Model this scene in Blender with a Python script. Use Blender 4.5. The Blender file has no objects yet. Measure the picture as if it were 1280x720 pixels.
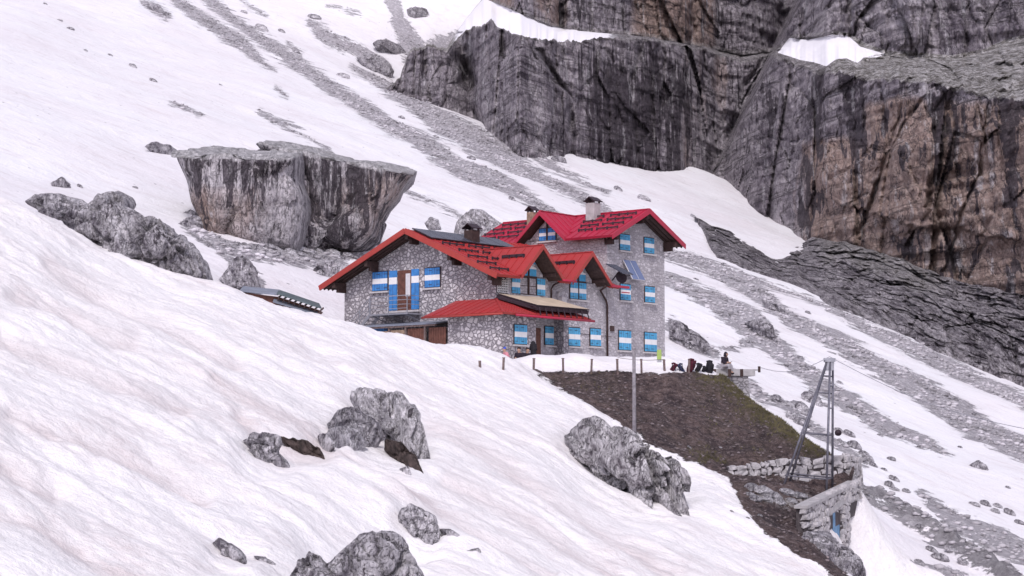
import bpy, bmesh, math, random
import numpy as np
from mathutils import Vector, Matrix, Euler
R = math.radians
random.seed(7)
rng = np.random.default_rng(11)
scene = bpy.context.scene
COL = scene.collection

# ------------------------------------------------------------------ camera
F = 2280.0                                   # focal length in pixels of a 1280 wide frame
PITCH = math.atan(180 / F)
cp, sp = math.cos(PITCH), math.sin(PITCH)
cam = bpy.data.cameras.new("Camera"); cam.lens = 36 * F / 1280; cam.sensor_width = 36
cam.clip_start = 1; cam.clip_end = 3000
co = bpy.data.objects.new("Camera", cam); COL.objects.link(co)
co.location = (0, 0, 0); co.rotation_euler = (math.pi / 2 + PITCH, 0, 0)
scene.camera = co

def W(px, py, Y):
    """world point at distance Y along a line of sight measured on the photograph"""
    a = (px - 640) / F; b = (360 - py) / F
    d = (a, cp - b * sp, sp + b * cp); t = Y / d[1]
    return Vector((d[0] * t, Y, d[2] * t))
def proj(x, y, z):
    """inverse of W for arrays"""
    yy = y * cp + z * sp; zz = -y * sp + z * cp
    return 640 + F * x / yy, 360 - F * zz / yy

# ------------------------------------------------------------------ light
world = bpy.data.worlds.new("World"); scene.world = world; world.use_nodes = True
nt = world.node_tree; nt.nodes.clear()
sky = nt.nodes.new("ShaderNodeTexSky"); sky.sky_type = 'NISHITA'; sky.sun_disc = False
SUN_EL, SUN_AZ = 46, 186
sky.sun_elevation = R(SUN_EL); sky.sun_rotation = R(SUN_AZ); sky.altitude = 2400
sky.air_density = 1.0; sky.dust_density = 4.0
hs = nt.nodes.new("ShaderNodeHueSaturation"); hs.inputs['Saturation'].default_value = 0.34
tint = nt.nodes.new("ShaderNodeMix"); tint.data_type = 'RGBA'; tint.blend_type = 'MULTIPLY'; tint.inputs[0].default_value = 1
tint.inputs[7].default_value = (1.01, 0.93, 1.01, 1)
bg = nt.nodes.new("ShaderNodeBackground"); bg.inputs['Strength'].default_value = 0.13
wo = nt.nodes.new("ShaderNodeOutputWorld")
nt.links.new(sky.outputs[0], hs.inputs['Color']); nt.links.new(hs.outputs[0], tint.inputs[6])
nt.links.new(tint.outputs[2], bg.inputs[0]); nt.links.new(bg.outputs[0], wo.inputs[0])
sun = bpy.data.lights.new("Sun", 'SUN'); sun.energy = 1.25; sun.angle = R(12); sun.color = (1, .955, .93)
so = bpy.data.objects.new("Sun", sun); COL.objects.link(so)
# Nishita: rotation measured clockwise from +Y
az = R(SUN_AZ); el = R(SUN_EL)
sd = Vector((math.sin(az) * math.cos(el), math.cos(az) * math.cos(el), math.sin(el)))
so.rotation_euler = sd.to_track_quat('Z', 'Y').to_euler()
scene.view_settings.view_transform = 'Standard'; scene.view_settings.look = 'None'
scene.view_settings.gamma = 1; scene.view_settings.exposure = 0.74
scene.view_settings.use_curve_mapping = False
scene.render.engine = 'CYCLES'
scene.render.resolution_x = 1024; scene.render.resolution_y = 576

# ------------------------------------------------------------------ noise (numpy)
_r = np.random.default_rng(3)
PERM = _r.permutation(256).astype(np.int64); PERM = np.concatenate([PERM, PERM, PERM])
_g = _r.normal(size=(256, 3)); GR = (_g / np.linalg.norm(_g, axis=1)[:, None]).astype(np.float64)
def gn(x, y, z=0.0, seed=0):
    x = np.asarray(x, float) + seed * 17.31; y = np.asarray(y, float) + seed * 5.77; z = np.asarray(z, float) + seed * 9.13
    x, y, z = np.broadcast_arrays(x, y, z)
    xi = np.floor(x).astype(np.int64); yi = np.floor(y).astype(np.int64); zi = np.floor(z).astype(np.int64)
    xf, yf, zf = x - xi, y - yi, z - zi
    u = xf ** 3 * (xf * (xf * 6 - 15) + 10); v = yf ** 3 * (yf * (yf * 6 - 15) + 10); w = zf ** 3 * (zf * (zf * 6 - 15) + 10)
    out = 0
    for a in (0, 1):
        for b in (0, 1):
            for c in (0, 1):
                h = PERM[(PERM[(PERM[(xi + a) & 255] + yi + b) & 255] + zi + c) & 255]
                g = GR[h]
                d = g[..., 0] * (xf - a) + g[..., 1] * (yf - b) + g[..., 2] * (zf - c)
                out = out + d * (u if a else 1 - u) * (v if b else 1 - v) * (w if c else 1 - w)
    return out * 1.5
def fbm(x, y, z=0.0, o=4, seed=0, g=.5):
    s = 0; a = 1
    for k in range(o):
        s = s + a * gn(np.asarray(x) * 2 ** k, np.asarray(y) * 2 ** k, np.asarray(z) * 2 ** k, seed + k); a *= g
    return s
def ridge(x, y, z=0.0, o=4, seed=0, g=.5):
    s = 0; a = 1
    for k in range(o):
        s = s + a * (1 - 2 * np.abs(gn(np.asarray(x) * 2 ** k, np.asarray(y) * 2 ** k, np.asarray(z) * 2 ** k, seed + k))); a *= g
    return s
def blocks(x, y, z, seed=0, tilt=.8):
    """tilted random plateaus with a crease between neighbours; returns (height, distance to crease)"""
    x, y, z = np.broadcast_arrays(np.asarray(x, float) + seed * 3.7, np.asarray(y, float) + seed * 8.1, np.asarray(z, float) + seed * 1.9)
    xi, yi, zi = np.floor(x).astype(np.int64), np.floor(y).astype(np.int64), np.floor(z).astype(np.int64)
    f1 = np.full(x.shape, 9.); f2 = np.full(x.shape, 9.); hh = np.zeros(x.shape)
    for a in (-1, 0, 1):
        for b in (-1, 0, 1):
            for c in (-1, 0, 1):
                h = PERM[(PERM[(PERM[(xi + a) & 255] + yi + b) & 255] + zi + c) & 255]
                g = GR[h]; dx = x - (xi + a + .5 + g[..., 0] * .5); dy = y - (yi + b + .5 + g[..., 1] * .5); dz = z - (zi + c + .5 + g[..., 2] * .5)
                d = dx * dx + dy * dy + dz * dz; t = GR[(h + 57) & 255]
                val = (h / 255. - .5) + tilt * (t[..., 0] * dx + t[..., 1] * dy + t[..., 2] * dz)
                n1 = d < f1; f2 = np.where(n1, f1, np.minimum(f2, d)); hh = np.where(n1, val, hh); f1 = np.where(n1, d, f1)
    return hh, np.sqrt(f2) - np.sqrt(f1)
def interp(x, table):
    t = np.array(table, float); return np.interp(x, t[:, 0], t[:, 1])
def sstep(a, b, x):
    t = np.clip((x - a) / (b - a), 0, 1); return t * t * (3 - 2 * t)
def poly_sd(px, py, poly):
    """signed distance (positive inside) to a closed polygon"""
    P = np.array(poly, float); best = np.full(px.shape, 1e9); ins = np.zeros(px.shape, bool)
    for i in range(len(P)):
        a, b = P[i], P[(i + 1) % len(P)]; e = b - a
        t = np.clip(((px - a[0]) * e[0] + (py - a[1]) * e[1]) / (e @ e), 0, 1)
        best = np.minimum(best, np.hypot(px - a[0] - t * e[0], py - a[1] - t * e[1]))
        if a[1] != b[1]:
            c = ((a[1] > py) != (b[1] > py)) & (px < (b[0] - a[0]) * (py - a[1]) / (b[1] - a[1]) + a[0]); ins ^= c
    return np.where(ins, best, -best)
def line_sd(px, py, pts):
    """width minus distance to a polyline whose points are (x, y, halfwidth)"""
    out = np.full(px.shape, -1e9)
    for a, b in zip(pts[:-1], pts[1:]):
        ex, ey = b[0] - a[0], b[1] - a[1]
        t = np.clip(((px - a[0]) * ex + (py - a[1]) * ey) / (ex * ex + ey * ey), 0, 1)
        w = a[2] + (b[2] - a[2]) * t
        out = np.maximum(out, w - np.hypot(px - a[0] - t * ex, py - a[1] - t * ey))
    return out

# ------------------------------------------------------------------ object helpers
def tag(o, label=None, cat=None, group=None, kind=None):
    if label: o['label'] = label
    if cat: o['category'] = cat
    if group: o['group'] = group
    if kind: o['kind'] = kind
    return o
def empty(name, loc, rz=0.0):
    o = bpy.data.objects.new(name, None); COL.objects.link(o); o.location = loc
    o.rotation_euler = (0, 0, rz); o.empty_display_size = .3; return o
def link(name, me, mats=(), parent=None, loc=None):
    if not isinstance(mats, (list, tuple)): mats = [mats]
    for m in mats: me.materials.append(m)
    o = bpy.data.objects.new(name, me); COL.objects.link(o)
    if parent: o.parent = parent
    if loc is not None: o.location = loc
    return o
def grid_mesh(name, X, Y, Z, attrs=None, smooth=True, flip=False):
    """mesh from 2-D arrays (rows, cols)"""
    n, m = X.shape
    me = bpy.data.meshes.new(name)
    v = np.stack([X, Y, Z], -1).reshape(-1, 3).astype(np.float32)
    i = np.arange(n * m).reshape(n, m)
    q = np.stack([i[:-1, :-1], i[:-1, 1:], i[1:, 1:], i[1:, :-1]], -1).reshape(-1, 4)
    if flip: q = q[:, ::-1]
    q = np.ascontiguousarray(q)
    me.vertices.add(len(v)); me.vertices.foreach_set('co', v.ravel())
    me.loops.add(q.size); me.loops.foreach_set('vertex_index', q.ravel().astype(np.int32))
    me.polygons.add(len(q)); me.polygons.foreach_set('loop_start', (np.arange(len(q)) * 4).astype(np.int32))
    me.polygons.foreach_set('use_smooth', np.full(len(q), smooth))
    me.update(calc_edges=True)
    for k, a in (attrs or {}).items():
        at = me.attributes.new(k, 'FLOAT', 'POINT'); at.data.foreach_set('value', a.reshape(-1).astype(np.float32))
    return me

class MB:
    """collects shapes into one mesh, with an offset and a material index per face"""
    def __init__(s, off=(0, 0, 0)): s.v = []; s.f = []; s.m = []; s.off = Vector(off); s.sm = []
    def add(s, vs, fs, m=0, sm=False):
        b = len(s.v); s.v += [tuple(Vector(p) + s.off) for p in vs]
        for k, f in enumerate(fs):
            s.f.append([b + i for i in f]); s.m.append(m[k] if isinstance(m, (list, tuple)) else m); s.sm.append(sm)
        return s
    def box(s, a, b, m=0):
        x0, y0, z0 = [min(p, q) for p, q in zip(a, b)]; x1, y1, z1 = [max(p, q) for p, q in zip(a, b)]
        return s.add([(x0,y0,z0),(x1,y0,z0),(x1,y1,z0),(x0,y1,z0),(x0,y0,z1),(x1,y0,z1),(x1,y1,z1),(x0,y1,z1)],
                     [(0,3,2,1),(4,5,6,7),(0,1,5,4),(1,2,6,5),(2,3,7,6),(3,0,4,7)], m)
    def slab(s, quad, th, mt=0, mb=None, ms=None):
        """quad: four points seen from above, counter-clockwise; th: thickness downwards along its normal"""
        q = [Vector(p) for p in quad]; n = (q[1] - q[0]).cross(q[-1] - q[0]).normalized()
        if n.z < 0: q.reverse(); n = (q[1] - q[0]).cross(q[-1] - q[0]).normalized()
        k = len(q); lo = [p - n * th for p in q]
        fs = [tuple(range(k)), tuple(range(2 * k - 1, k - 1, -1))] + [(i, i + k, (i + 1) % k + k, (i + 1) % k) for i in range(k)]
        return s.add(q + lo, fs, [mt, mt if mb is None else mb] + [mt if ms is None else ms] * k)
    def prism(s, poly, d, m=0):
        """poly: planar polygon; d: extrusion vector"""
        q = [Vector(p) for p in poly]; d = Vector(d); k = len(q)
        n = Vector((0, 0, 0))
        for i in range(k): n += q[i].cross(q[(i + 1) % k])
        if n.dot(d) > 0: q.reverse()
        return s.add(q + [p + d for p in q], [tuple(range(k)), tuple(range(2 * k - 1, k - 1, -1))] +
                     [(i, i + k, (i + 1) % k + k, (i + 1) % k) for i in range(k)], m)
    def bar(s, p, q, w, h=None, m=0, up=(0, 0, 1)):
        h = h or w; p = Vector(p); q = Vector(q); d = (q - p).normalized(); upv = Vector(up)
        if abs(d.dot(upv)) > .98: upv = Vector((1, 0, 0))
        x = d.cross(upv).normalized() * w / 2; y = x.cross(d).normalized() * h / 2
        return s.add([p-x-y, p+x-y, p+x+y, p-x+y, q-x-y, q+x-y, q+x+y, q-x+y],
                     [(0,1,2,3),(7,6,5,4),(0,4,5,1),(1,5,6,2),(2,6,7,3),(3,7,4,0)], m)
    def tube(s, pts, r, m=0, n=8, cap=True):
        pts = [Vector(p) for p in pts]; rs = r if isinstance(r, (list, tuple)) else [r] * len(pts); vs = []; fs = []
        for i, p in enumerate(pts):
            d = (pts[min(i + 1, len(pts) - 1)] - pts[max(i - 1, 0)]).normalized()
            a = Vector((0, 0, 1)) if abs(d.z) < .9 else Vector((1, 0, 0))
            x = d.cross(a).normalized(); y = x.cross(d).normalized()
            vs += [p + (x * math.cos(t * 2 * math.pi / n) + y * math.sin(t * 2 * math.pi / n)) * rs[i] for t in range(n)]
        for i in range(len(pts) - 1):
            for t in range(n): fs.append((i*n + t, (i+1)*n + t, (i+1)*n + (t+1) % n, i*n + (t+1) % n))
        if cap: fs += [tuple(range(n)), tuple(range(len(vs) - 1, len(vs) - n - 1, -1))]
        return s.add(vs, fs, m, True)
    def build(s, name, mats, parent=None, bevel=0, fix=True, loc=None):
        me = bpy.data.meshes.new(name); me.from_pydata(s.v, [], s.f); me.update()
        o = link(name, me, mats, parent, loc)
        me.polygons.foreach_set('material_index', s.m); me.polygons.foreach_set('use_smooth', s.sm)
        if fix:
            bm = bmesh.new(); bm.from_mesh(me); bmesh.ops.recalc_face_normals(bm, faces=bm.faces); bm.to_mesh(me); bm.free()
        if bevel:
            b = o.modifiers.new('bevel', 'BEVEL'); b.width = bevel; b.segments = 1; b.limit_method = 'ANGLE'
        return o

# ------------------------------------------------------------------ materials
class NT:
    def __init__(s, name):
        s.m = bpy.data.materials.new(name); s.m.use_nodes = True; s.t = s.m.node_tree; s.n = s.t.nodes
        s.b = s.n['Principled BSDF']; s.b.inputs['Roughness'].default_value = .8; s.b.inputs['Specular IOR Level'].default_value = .25
        s.tc = s.n.new('ShaderNodeTexCoord')
    def L(s, a, b): s.t.links.new(a, b)
    def val(s, x, sock):
        if hasattr(x, 'is_linked'): s.L(x, sock)
        else: sock.default_value = x
    def mp(s, scale=(1, 1, 1), rot=(0, 0, 0), src=None, loc=(0, 0, 0)):
        n = s.n.new('ShaderNodeMapping'); n.inputs['Scale'].default_value = scale; n.inputs['Rotation'].default_value = rot
        n.inputs['Location'].default_value = loc
        s.L(src or s.tc.outputs['Object'], n.inputs[0]); return n.outputs[0]
    def noise(s, vec, scale=1, detail=4, rough=.55, dist=0):
        n = s.n.new('ShaderNodeTexNoise'); s.L(vec, n.inputs['Vector']); n.inputs['Scale'].default_value = scale
        n.inputs['Detail'].default_value = detail; n.inputs['Roughness'].default_value = rough; n.inputs['Distortion'].default_value = dist
        return n.outputs['Fac']
    def vor(s, vec, scale=1, feature='F1', rnd=1, out='Distance'):
        n = s.n.new('ShaderNodeTexVoronoi'); s.L(vec, n.inputs['Vector']); n.inputs['Scale'].default_value = scale
        n.feature = feature; n.inputs['Randomness'].default_value = rnd; return n.outputs[out]
    def ramp(s, fac, stops, interp='LINEAR'):
        n = s.n.new('ShaderNodeValToRGB'); s.L(fac, n.inputs[0]); e = n.color_ramp.elements; n.color_ramp.interpolation = interp
        while len(e) < len(stops): e.new(.5)
        for k, (p, c) in enumerate(stops):
            e[k].position = p; e[k].color = (c, c, c, 1) if not isinstance(c, tuple) else (*c, 1)
        return n.outputs[0]
    def mix(s, fac, a, b, mode='MIX'):
        n = s.n.new('ShaderNodeMix'); n.data_type = 'RGBA'; n.blend_type = mode
        s.val(fac, n.inputs[0])
        for x, k in ((a, 6), (b, 7)):
            if isinstance(x, tuple): n.inputs[k].default_value = (*x, 1)
            else: s.val(x, n.inputs[k])
        return n.outputs[2]
    def math(s, op, a, b=0.0, c=None, clamp=False):
        n = s.n.new('ShaderNodeMath'); n.operation = op; s.val(a, n.inputs[0]); s.val(b, n.inputs[1]); n.use_clamp = clamp
        if c is not None: s.val(c, n.inputs[2])
        return n.outputs[0]
    def attr(s, name):
        n = s.n.new('ShaderNodeAttribute'); n.attribute_name = name; return n.outputs['Fac']
    def bump(s, h, strength=.5, dist=.05, nrm=None):
        n = s.n.new('ShaderNodeBump'); n.inputs['Strength'].default_value = strength; n.inputs['Distance'].default_value = dist
        s.L(h, n.inputs['Height'])
        if nrm: s.L(nrm, n.inputs['Normal'])
        return n.outputs[0]
    def done(s, col=None, nrm=None, rough=None):
        if col is not None:
            if isinstance(col, tuple): s.b.inputs['Base Color'].default_value = (*col, 1)
            else: s.L(col, s.b.inputs['Base Color'])
        if nrm is not None: s.L(nrm, s.b.inputs['Normal'])
        if rough is not None: s.val(rough, s.b.inputs['Roughness'])
        return s.m

def plain(name, c, rough=.6, var=.15, scale=3, metal=0, bump=0):
    n = NT(name); v = n.noise(n.mp(), scale, 5, .6)
    d = tuple(x * (1 - var * 1.6) for x in c); h = tuple(min(1, x * (1 + var)) for x in c)
    col = n.ramp(v, [(.3, d), (.7, h)]); n.b.inputs['Metallic'].default_value = metal
    return n.done(col, n.bump(n.noise(n.mp(), scale * 8, 4), bump, .02) if bump else None, rough)
# ================================================================== terrain
def Ybg(px, py):
    """distance of the far scree slope along a measured line of sight"""
    d = .2325 - .309 * (px - 640) / F - (540 - py) / F
    Yp = 24.7 / max(d, .012)
    if Yp > 260: Yp = 260 + 170 * (1 - math.exp(-(Yp - 260) / 170))
    if py < 0: Yp += -py * .35
    return Yp
def Yfg(px, py):
    d = .161 - .392 * (px - 640) / F - (540 - py) / F
    return min(12.7 / max(d, .06), 102)
CREST = [(-200, 190), (0, 247), (130, 298), (260, 346), (308, 368), (345, 385), (389, 400), (430, 410), (500, 424), (560, 433), (640, 448)]
SNOWEDGE = [(672, 468), (700, 483), (800, 541), (880, 578), (905, 592), (928, 628), (946, 655), (1000, 690), (1050, 722), (1130, 770)]
ctl = []
def C(px, py, Y, dz=0.0):
    p = W(px, py, Y); ctl.append((p.x, p.y, p.z + dz))
# foreground slope
for px in range(-250, 1150, 95):
    for py in range(200, 900, 52):
        top = interp(px, CREST + [(672, 462)] + SNOWEDGE)
        if py < top + 14: continue
        C(px, py, Yfg(px, py))
for px, py in CREST: C(px, py, Yfg(px, py))
for px, py in SNOWEDGE: C(px, py, min(Yfg(px, py), 103))
ctl += [(0, 0, -4.5), (-10, 4, -2.5), (12, 4, -8), (0, 22, -6.5), (-60, 0, 20), (50, 0, -26), (0, -30, -10)]
# hidden hollow behind the crest
for px, py in [(-200, 190), (-100, 218), (0, 247), (65, 272), (130, 298), (195, 322), (260, 346), (308, 368), (345, 385), (430, 410)]:
    Y = Yfg(px, py); p = W(px, py, Y + 9); ctl.append((p.x, p.y, p.z - 1.0))
for px, py in [(500, 420), (560, 431), (610, 442)]:
    p = W(px, py, 106); ctl.append((p.x, p.y, p.z - .5)); p = W(px, py, 118); ctl.append((p.x, p.y, 5.2))
# terrace, its berm and the far corner
for px in (672, 704, 739, 772, 802, 830): C(px, 468, 103.6)
for px in (655, 690, 730, 770, 810, 832): C(px, 450, 106); C(px, 449, 110)
for q in ((1, 115, 4.4), (5, 120, 4.4), (9, 124, 4.4)): ctl.append(q)
C(850, 467, 105); C(880, 468, 106); C(905, 472, 107); C(860, 468, 112); C(890, 468, 112)
C(850, 467, 118)
# dirt bank
for q in ((760, 500, 99.5), (830, 500, 101), (900, 505, 102.5), (800, 520, 97), (870, 540, 97), (940, 545, 98.5),
          (905, 579, 95), (950, 574, 95.6), (1000, 570, 96.2), (1032, 568, 96.6), (935, 500, 104.5), (970, 525, 101.5), (1003, 547, 98.8),
          (925, 601, 93.2), (960, 600, 93.8), (1000, 603, 94.2), (1040, 606, 94.2), (1058, 606, 94),
          (950, 630, 88.5), (985, 630, 89), (1020, 622, 91), (960, 655, 85.2), (990, 660, 85), (1000, 700, 79)): C(*q)
# drop behind the bank and under the lower wall
for x, y, z in ((13.2, 114, 1.6), (15.5, 110, -1.0), (17.5, 106, -3.2), (20, 101, -5.2), (17.2, 92, -6.6), (15.8, 86, -7.2), (15.5, 80, -8.2),
                (10, 128, 2.8), (4, 134, 5.0), (20, 112, -2.6), (16, 120, .5), (23, 96, -7.2), (14.5, 84.5, -6.6)):
    ctl.append((x, y, z))
# far slope
CLB = [(470, 108), (500, 112), (540, 132), (585, 150), (620, 178), (660, 190), (700, 196), (720, 190), (760, 205), (800, 210), (850, 207), (905, 190)]
BGL = [(-200, 165), (0, 222), (130, 270), (230, 330), (300, 345), (430, 392), (470, 395), (600, 330), (700, 300), (832, 300), (834, 430), (870, 440), (950, 470), (1060, 575), (1085, 612), (1085, 730)]
CLT = [(-300, -400), (590, -400), (600, -5), (601, 156), (700, 203), (800, 217), (904, 198), (905, 270), (955, 345), (1005, 366), (1049, 400), (1114, 422), (1161, 444), (1280, 483), (1500, 575)]
for px in range(-250, 1560, 85):
    for py in range(-230, 900, 40):
        if px > 1085 and py > 730 and px < 1200: pass
        b = interp(px, BGL) if px < 1085 else 900
        t = interp(px, CLT) if px > 470 else -400
        if px > 470 and px < 601: t = -400 if not (50 < py < 156) else 1e4
        if py > b or py < t + 4: continue
        C(px, py, Ybg(px, py))
for px, py in CLB: C(px, py, Ybg(px, py))
for px, py in ((540, 55), (560, 48), (590, 30), (510, 58), (600, 10)): C(px, py, Ybg(px, py))
for px, py in ((1000, 288), (1033, 315), (940, 257), (970, 270), (955, 342), (896, 320), (1005, 364), (1049, 397), (1114, 419), (1200, 452), (1280, 480), (1400, 525), (1500, 570)):
    C(px, py, Ybg(px, py))
# ground hidden inside the cliffs rises slowly
for px, py in CLB[2:] + [(955, 230), (1020, 290)]:
    Y = Ybg(px, py); p = W(px, py, Y)
    ctl.append((p.x * 1.12, p.y * 1.12, p.z + 7)); ctl.append((p.x * 1.5, p.y * 1.5, p.z + 30))
for px, py in ((1049, 395), (1114, 417), (1200, 450), (1280, 478), (1400, 523), (1500, 568)):
    Y = Ybg(px, py); p = W(px, py, Y)
    ctl.append((p.x * 1.12, p.y * 1.12, p.z + 3)); ctl.append((p.x * 1.7, p.y * 1.7, p.z + 25))
ctl = np.array(ctl)
# thin near-duplicates
keep = []
for i, c in enumerate(ctl):
    if all(np.hypot(*(ctl[j, :2] - c[:2])) > .6 for j in keep): keep.append(i)
ctl = ctl[keep]
CK = 1.2
def phi(r2): return np.sqrt(r2 + CK * CK)
n = len(ctl); A = np.zeros((n + 3, n + 3)); dx = ctl[:, None, 0] - ctl[None, :, 0]; dy = ctl[:, None, 1] - ctl[None, :, 1]
A[:n, :n] = phi(dx * dx + dy * dy) - np.eye(n) * .35 * 0
A[:n, n] = 1; A[:n, n + 1] = ctl[:, 0]; A[:n, n + 2] = ctl[:, 1]; A[n:, :n] = A[:n, n:].T
wts = np.linalg.solve(A, np.concatenate([ctl[:, 2], np.zeros(3)]))
def hbase(x, y):
    x = np.asarray(x, float); y = np.asarray(y, float); sh = x.shape; x = x.ravel(); y = y.ravel(); out = np.empty(len(x))
    for s in range(0, len(x), 20000):
        a = x[s:s + 20000]; b = y[s:s + 20000]
        out[s:s + 20000] = phi((a[:, None] - ctl[:, 0]) ** 2 + (b[:, None] - ctl[:, 1]) ** 2) @ wts[:n] + wts[n] + wts[n + 1] * a + wts[n + 2] * b
    return out.reshape(sh)

FRILLS = [[(10, 517), (67, 544), (111, 554), (161, 576), (208, 592), (249, 618)], [(-40, 630), (0, 648), (54, 663), (97, 682), (128, 703), (171, 718)],
          [(0, 581), (34, 599), (67, 614)], [(430, 564), (480, 594), (541, 635), (574, 658), (618, 685), (685, 718)],
          [(534, 527), (581, 552), (638, 584), (692, 624), (752, 661), (800, 688), (843, 718)],
          [(558, 604), (611, 628), (665, 655), (709, 682), (769, 718)], [(20, 372), (50, 384), (100, 401), (144, 425), (168, 431)],
          [(269, 480), (312, 503), (370, 530), (410, 560)], [(60, 330), (130, 372), (200, 405), (290, 450)], [(300, 520), (330, 548), (420, 570)],
          [(0, 420), (60, 450), (150, 488), (230, 520)]]
SCREE = [[(205, -12, 5), (250, 22, 8), (300, 52, 8), (345, 88, 1)],
         [(255, -5, 5), (320, 45, 7), (380, 82, 8), (440, 122, 9), (490, 158, 10), (560, 190, 7), (640, 235, 8), (700, 275, 6)],
         [(440, 84, 3), (495, 113, 8), (554, 154, 13), (608, 181, 14), (662, 213, 10), (744, 254, 6), (800, 290, 3)],
         [(486, -10, 7), (500, 30, 9), (512, 55, 14), (530, 85, 15)], [(548, 62, 13), (578, 46, 8), (600, 38, 3)],
         [(388, 30, 6), (410, 48, 9), (450, 65, 7), (480, 80, 7)], [(520, 185, 3), (575, 215, 8), (620, 228, 7), (680, 258, 5)],
         [(325, 140, 1), (370, 163, 2.5), (412, 186, 1)], [(505, 238, 1.5), (540, 252, 2), (575, 268, 1)], [(215, 130, 2), (250, 148, 3)],
         [(345, 112, 2), (358, 122, 2.5)], [(180, 4, 4), (208, 20, 6)], [(410, 10, 1), (450, 22, 2)], [(620, 170, 1), (680, 200, 3), (760, 240, 2)],
         [(300, 0, 1), (332, 20, 2)], [(360, 55, 2), (375, 68, 3)],
         [(856, 314, 3), (930, 347, 4), (1050, 396, 3)], [(1035, 396, 1), (1080, 415, 6), (1145, 440, 8), (1290, 505, 10)],
         [(1010, 378, 1), (1110, 424, 3), (1200, 470, 3), (1260, 500, 2)],
         [(832, 318, 8), (885, 336, 10), (940, 366, 11), (980, 401, 9), (1037, 430, 12), (1110, 466, 12), (1180, 506, 13), (1290, 566, 17)],
         [(835, 353, 7), (892, 381, 13), (940, 410, 14), (982, 446, 9), (1037, 486, 11), (1095, 522, 11), (1166, 556, 7), (1190, 566, 1)],
         [(1195, 500, 2), (1260, 536, 4)], [(1215, 480, 2), (1290, 515, 3)], [(1180, 520, 1), (1220, 545, 3), (1290, 575, 2)],
         [(1150, 612, 4), (1190, 640, 10), (1240, 664, 13), (1295, 690, 14)],
         [(1068, 602, 6), (1120, 628, 9), (1180, 665, 9), (1240, 705, 11), (1280, 740, 13)], [(1150, 703, 8), (1200, 714, 12)],
         [(838, 402, 7), (865, 422, 9), (895, 438, 5)], [(965, 498, 3), (1010, 533, 7), (1080, 573, 5)], [(900, 455, 2), (945, 490, 8), (960, 505, 5)],
         [(233, 283, 7), (280, 318, 13), (340, 328, 10), (400, 328, 9), (445, 322, 8)], [(400, 345, 4), (428, 338, 8)], [(285, 335, 4), (320, 360, 8)],
         [(1010, 560, 1), (1068, 585, 5)], [(900, 432, 3), (960, 425, 4)]]
DIRT = [(668, 466), (740, 467), (830, 468), (862, 468), (905, 470), (935, 498), (1000, 545), (1034, 566), (1066, 570), (1070, 606), (1010, 645), (1012, 672), (1050, 706), (1070, 740),
        (1000, 697), (946, 660), (928, 632), (912, 600), (880, 582), (800, 545), (700, 486)]
RUB = [(700, 640, 10), (930, 655, 6)]
NC, NR = 800, 1250
s_ = np.linspace(-190, 1480, NC); yy_ = np.exp(np.linspace(math.log(14), math.log(620), NR))
# ray-plane columns
GX = (s_[None, :] - 640) / F * yy_[:, None] / cp; GY = np.repeat(yy_[:, None], NC, 1)
GZ = hbase(GX, GY)
PX, PY = proj(GX, GY, GZ)
fgm = 1 - sstep(98, 112, GY + np.clip((PX - 640), -400, 0) * .028)      # 1 on the near slope
dirt_sd = np.where(GY < 112, poly_sd(PX, PY, DIRT), -60)
ds_ = sstep(-6, 6, dirt_sd)
nearw = fgm * (1 - ds_)
# melting-snow relief running down the slope
dx_, dy_ = .86, -.51
al = GX * dx_ + GY * dy_; ac = -GX * dy_ + GY * dx_
wq = gn(GX * .2, GY * .2, 0, 62) * 1.2
und = fbm(al * .13, ac * .30 + wq * .3, 0, 3, 21) * .24 + fbm(al * .7, ac * 1.0 + wq, 0, 3, 5) * .07
und += np.abs(gn(al * .4, ac * 1.0 + wq, 0, 9)) * .16 + np.abs(gn(al * .16, ac * .55 + wq * .4, 0, 19)) * .30 + fbm(al * 2.2, ac * 3.0, 0, 3, 14) * .035
GZ = GZ + und * nearw * sstep(14, 30, GY)
rill = np.zeros_like(GX)
nwx = fbm(al * .5, ac * .5, 0, 2, 33) * 7
for k, l in enumerate(FRILLS):
    L3 = [(a, b, 0) for a, b in l]
    d = -line_sd(PX + nwx, PY + nwx * .6, L3)
    wpx = 9 if k % 2 else 12
    cut = np.exp(-(d / wpx) ** 2) * sstep(0, 1, 1)
    rill = np.maximum(rill, cut)
GZ -= rill * .34 * nearw * (.6 + .5 * gn(al * .15, ac * .15, 0, 44))
for cx_, cy_, r_, d_ in ((488, 540, 58, .45), (786, 598, 82, .6), (332, 568, 42, .4), (450, 712, 95, .4), (522, 664, 36, .3), (288, 695, 34, .22), (392, 562, 30, .3), (170, 322, 100, .5)):
    GZ -= nearw * d_ * np.exp(-(((PX - cx_) ** 2 + ((PY - cy_) * 1.3) ** 2) / r_ ** 2) ** 2)
# far slope relief
GZ += nearw * 0 + (gn(GX * .45, GY * .2, 0, 66) * .30 + gn(GX * 1.1, GY * .5, 0, 67) * .12) * sstep(640, 665, PX) * (1 - sstep(828, 836, PX)) * np.exp(-((PY - 451) / 7) ** 2) * (GY > 102) * (GY < 111)
farw = 1 - fgm
GZ += farw * (fbm(GX * .03, GY * .03, 0, 4, 2) * .9 + fbm(GX * .25, GY * .25, 0, 3, 4) * .10)
GZ += ds_ * (ridge(GX * .8, GY * .8, 0, 4, 18) * .10 + fbm(GX * .5, GY * .5, 0, 4, 8) * .22 + fbm(GX * 3, GY * 3, 0, 2, 15) * .05)
scree_sd = np.full(GX.shape, -50.)
for l in SCREE: scree_sd = np.maximum(scree_sd, line_sd(PX, PY, l))
lim = np.where((PX > 1060) & (PY > 560), 92, 104)
scree_sd = np.where(GY > lim, scree_sd, -50)
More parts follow.
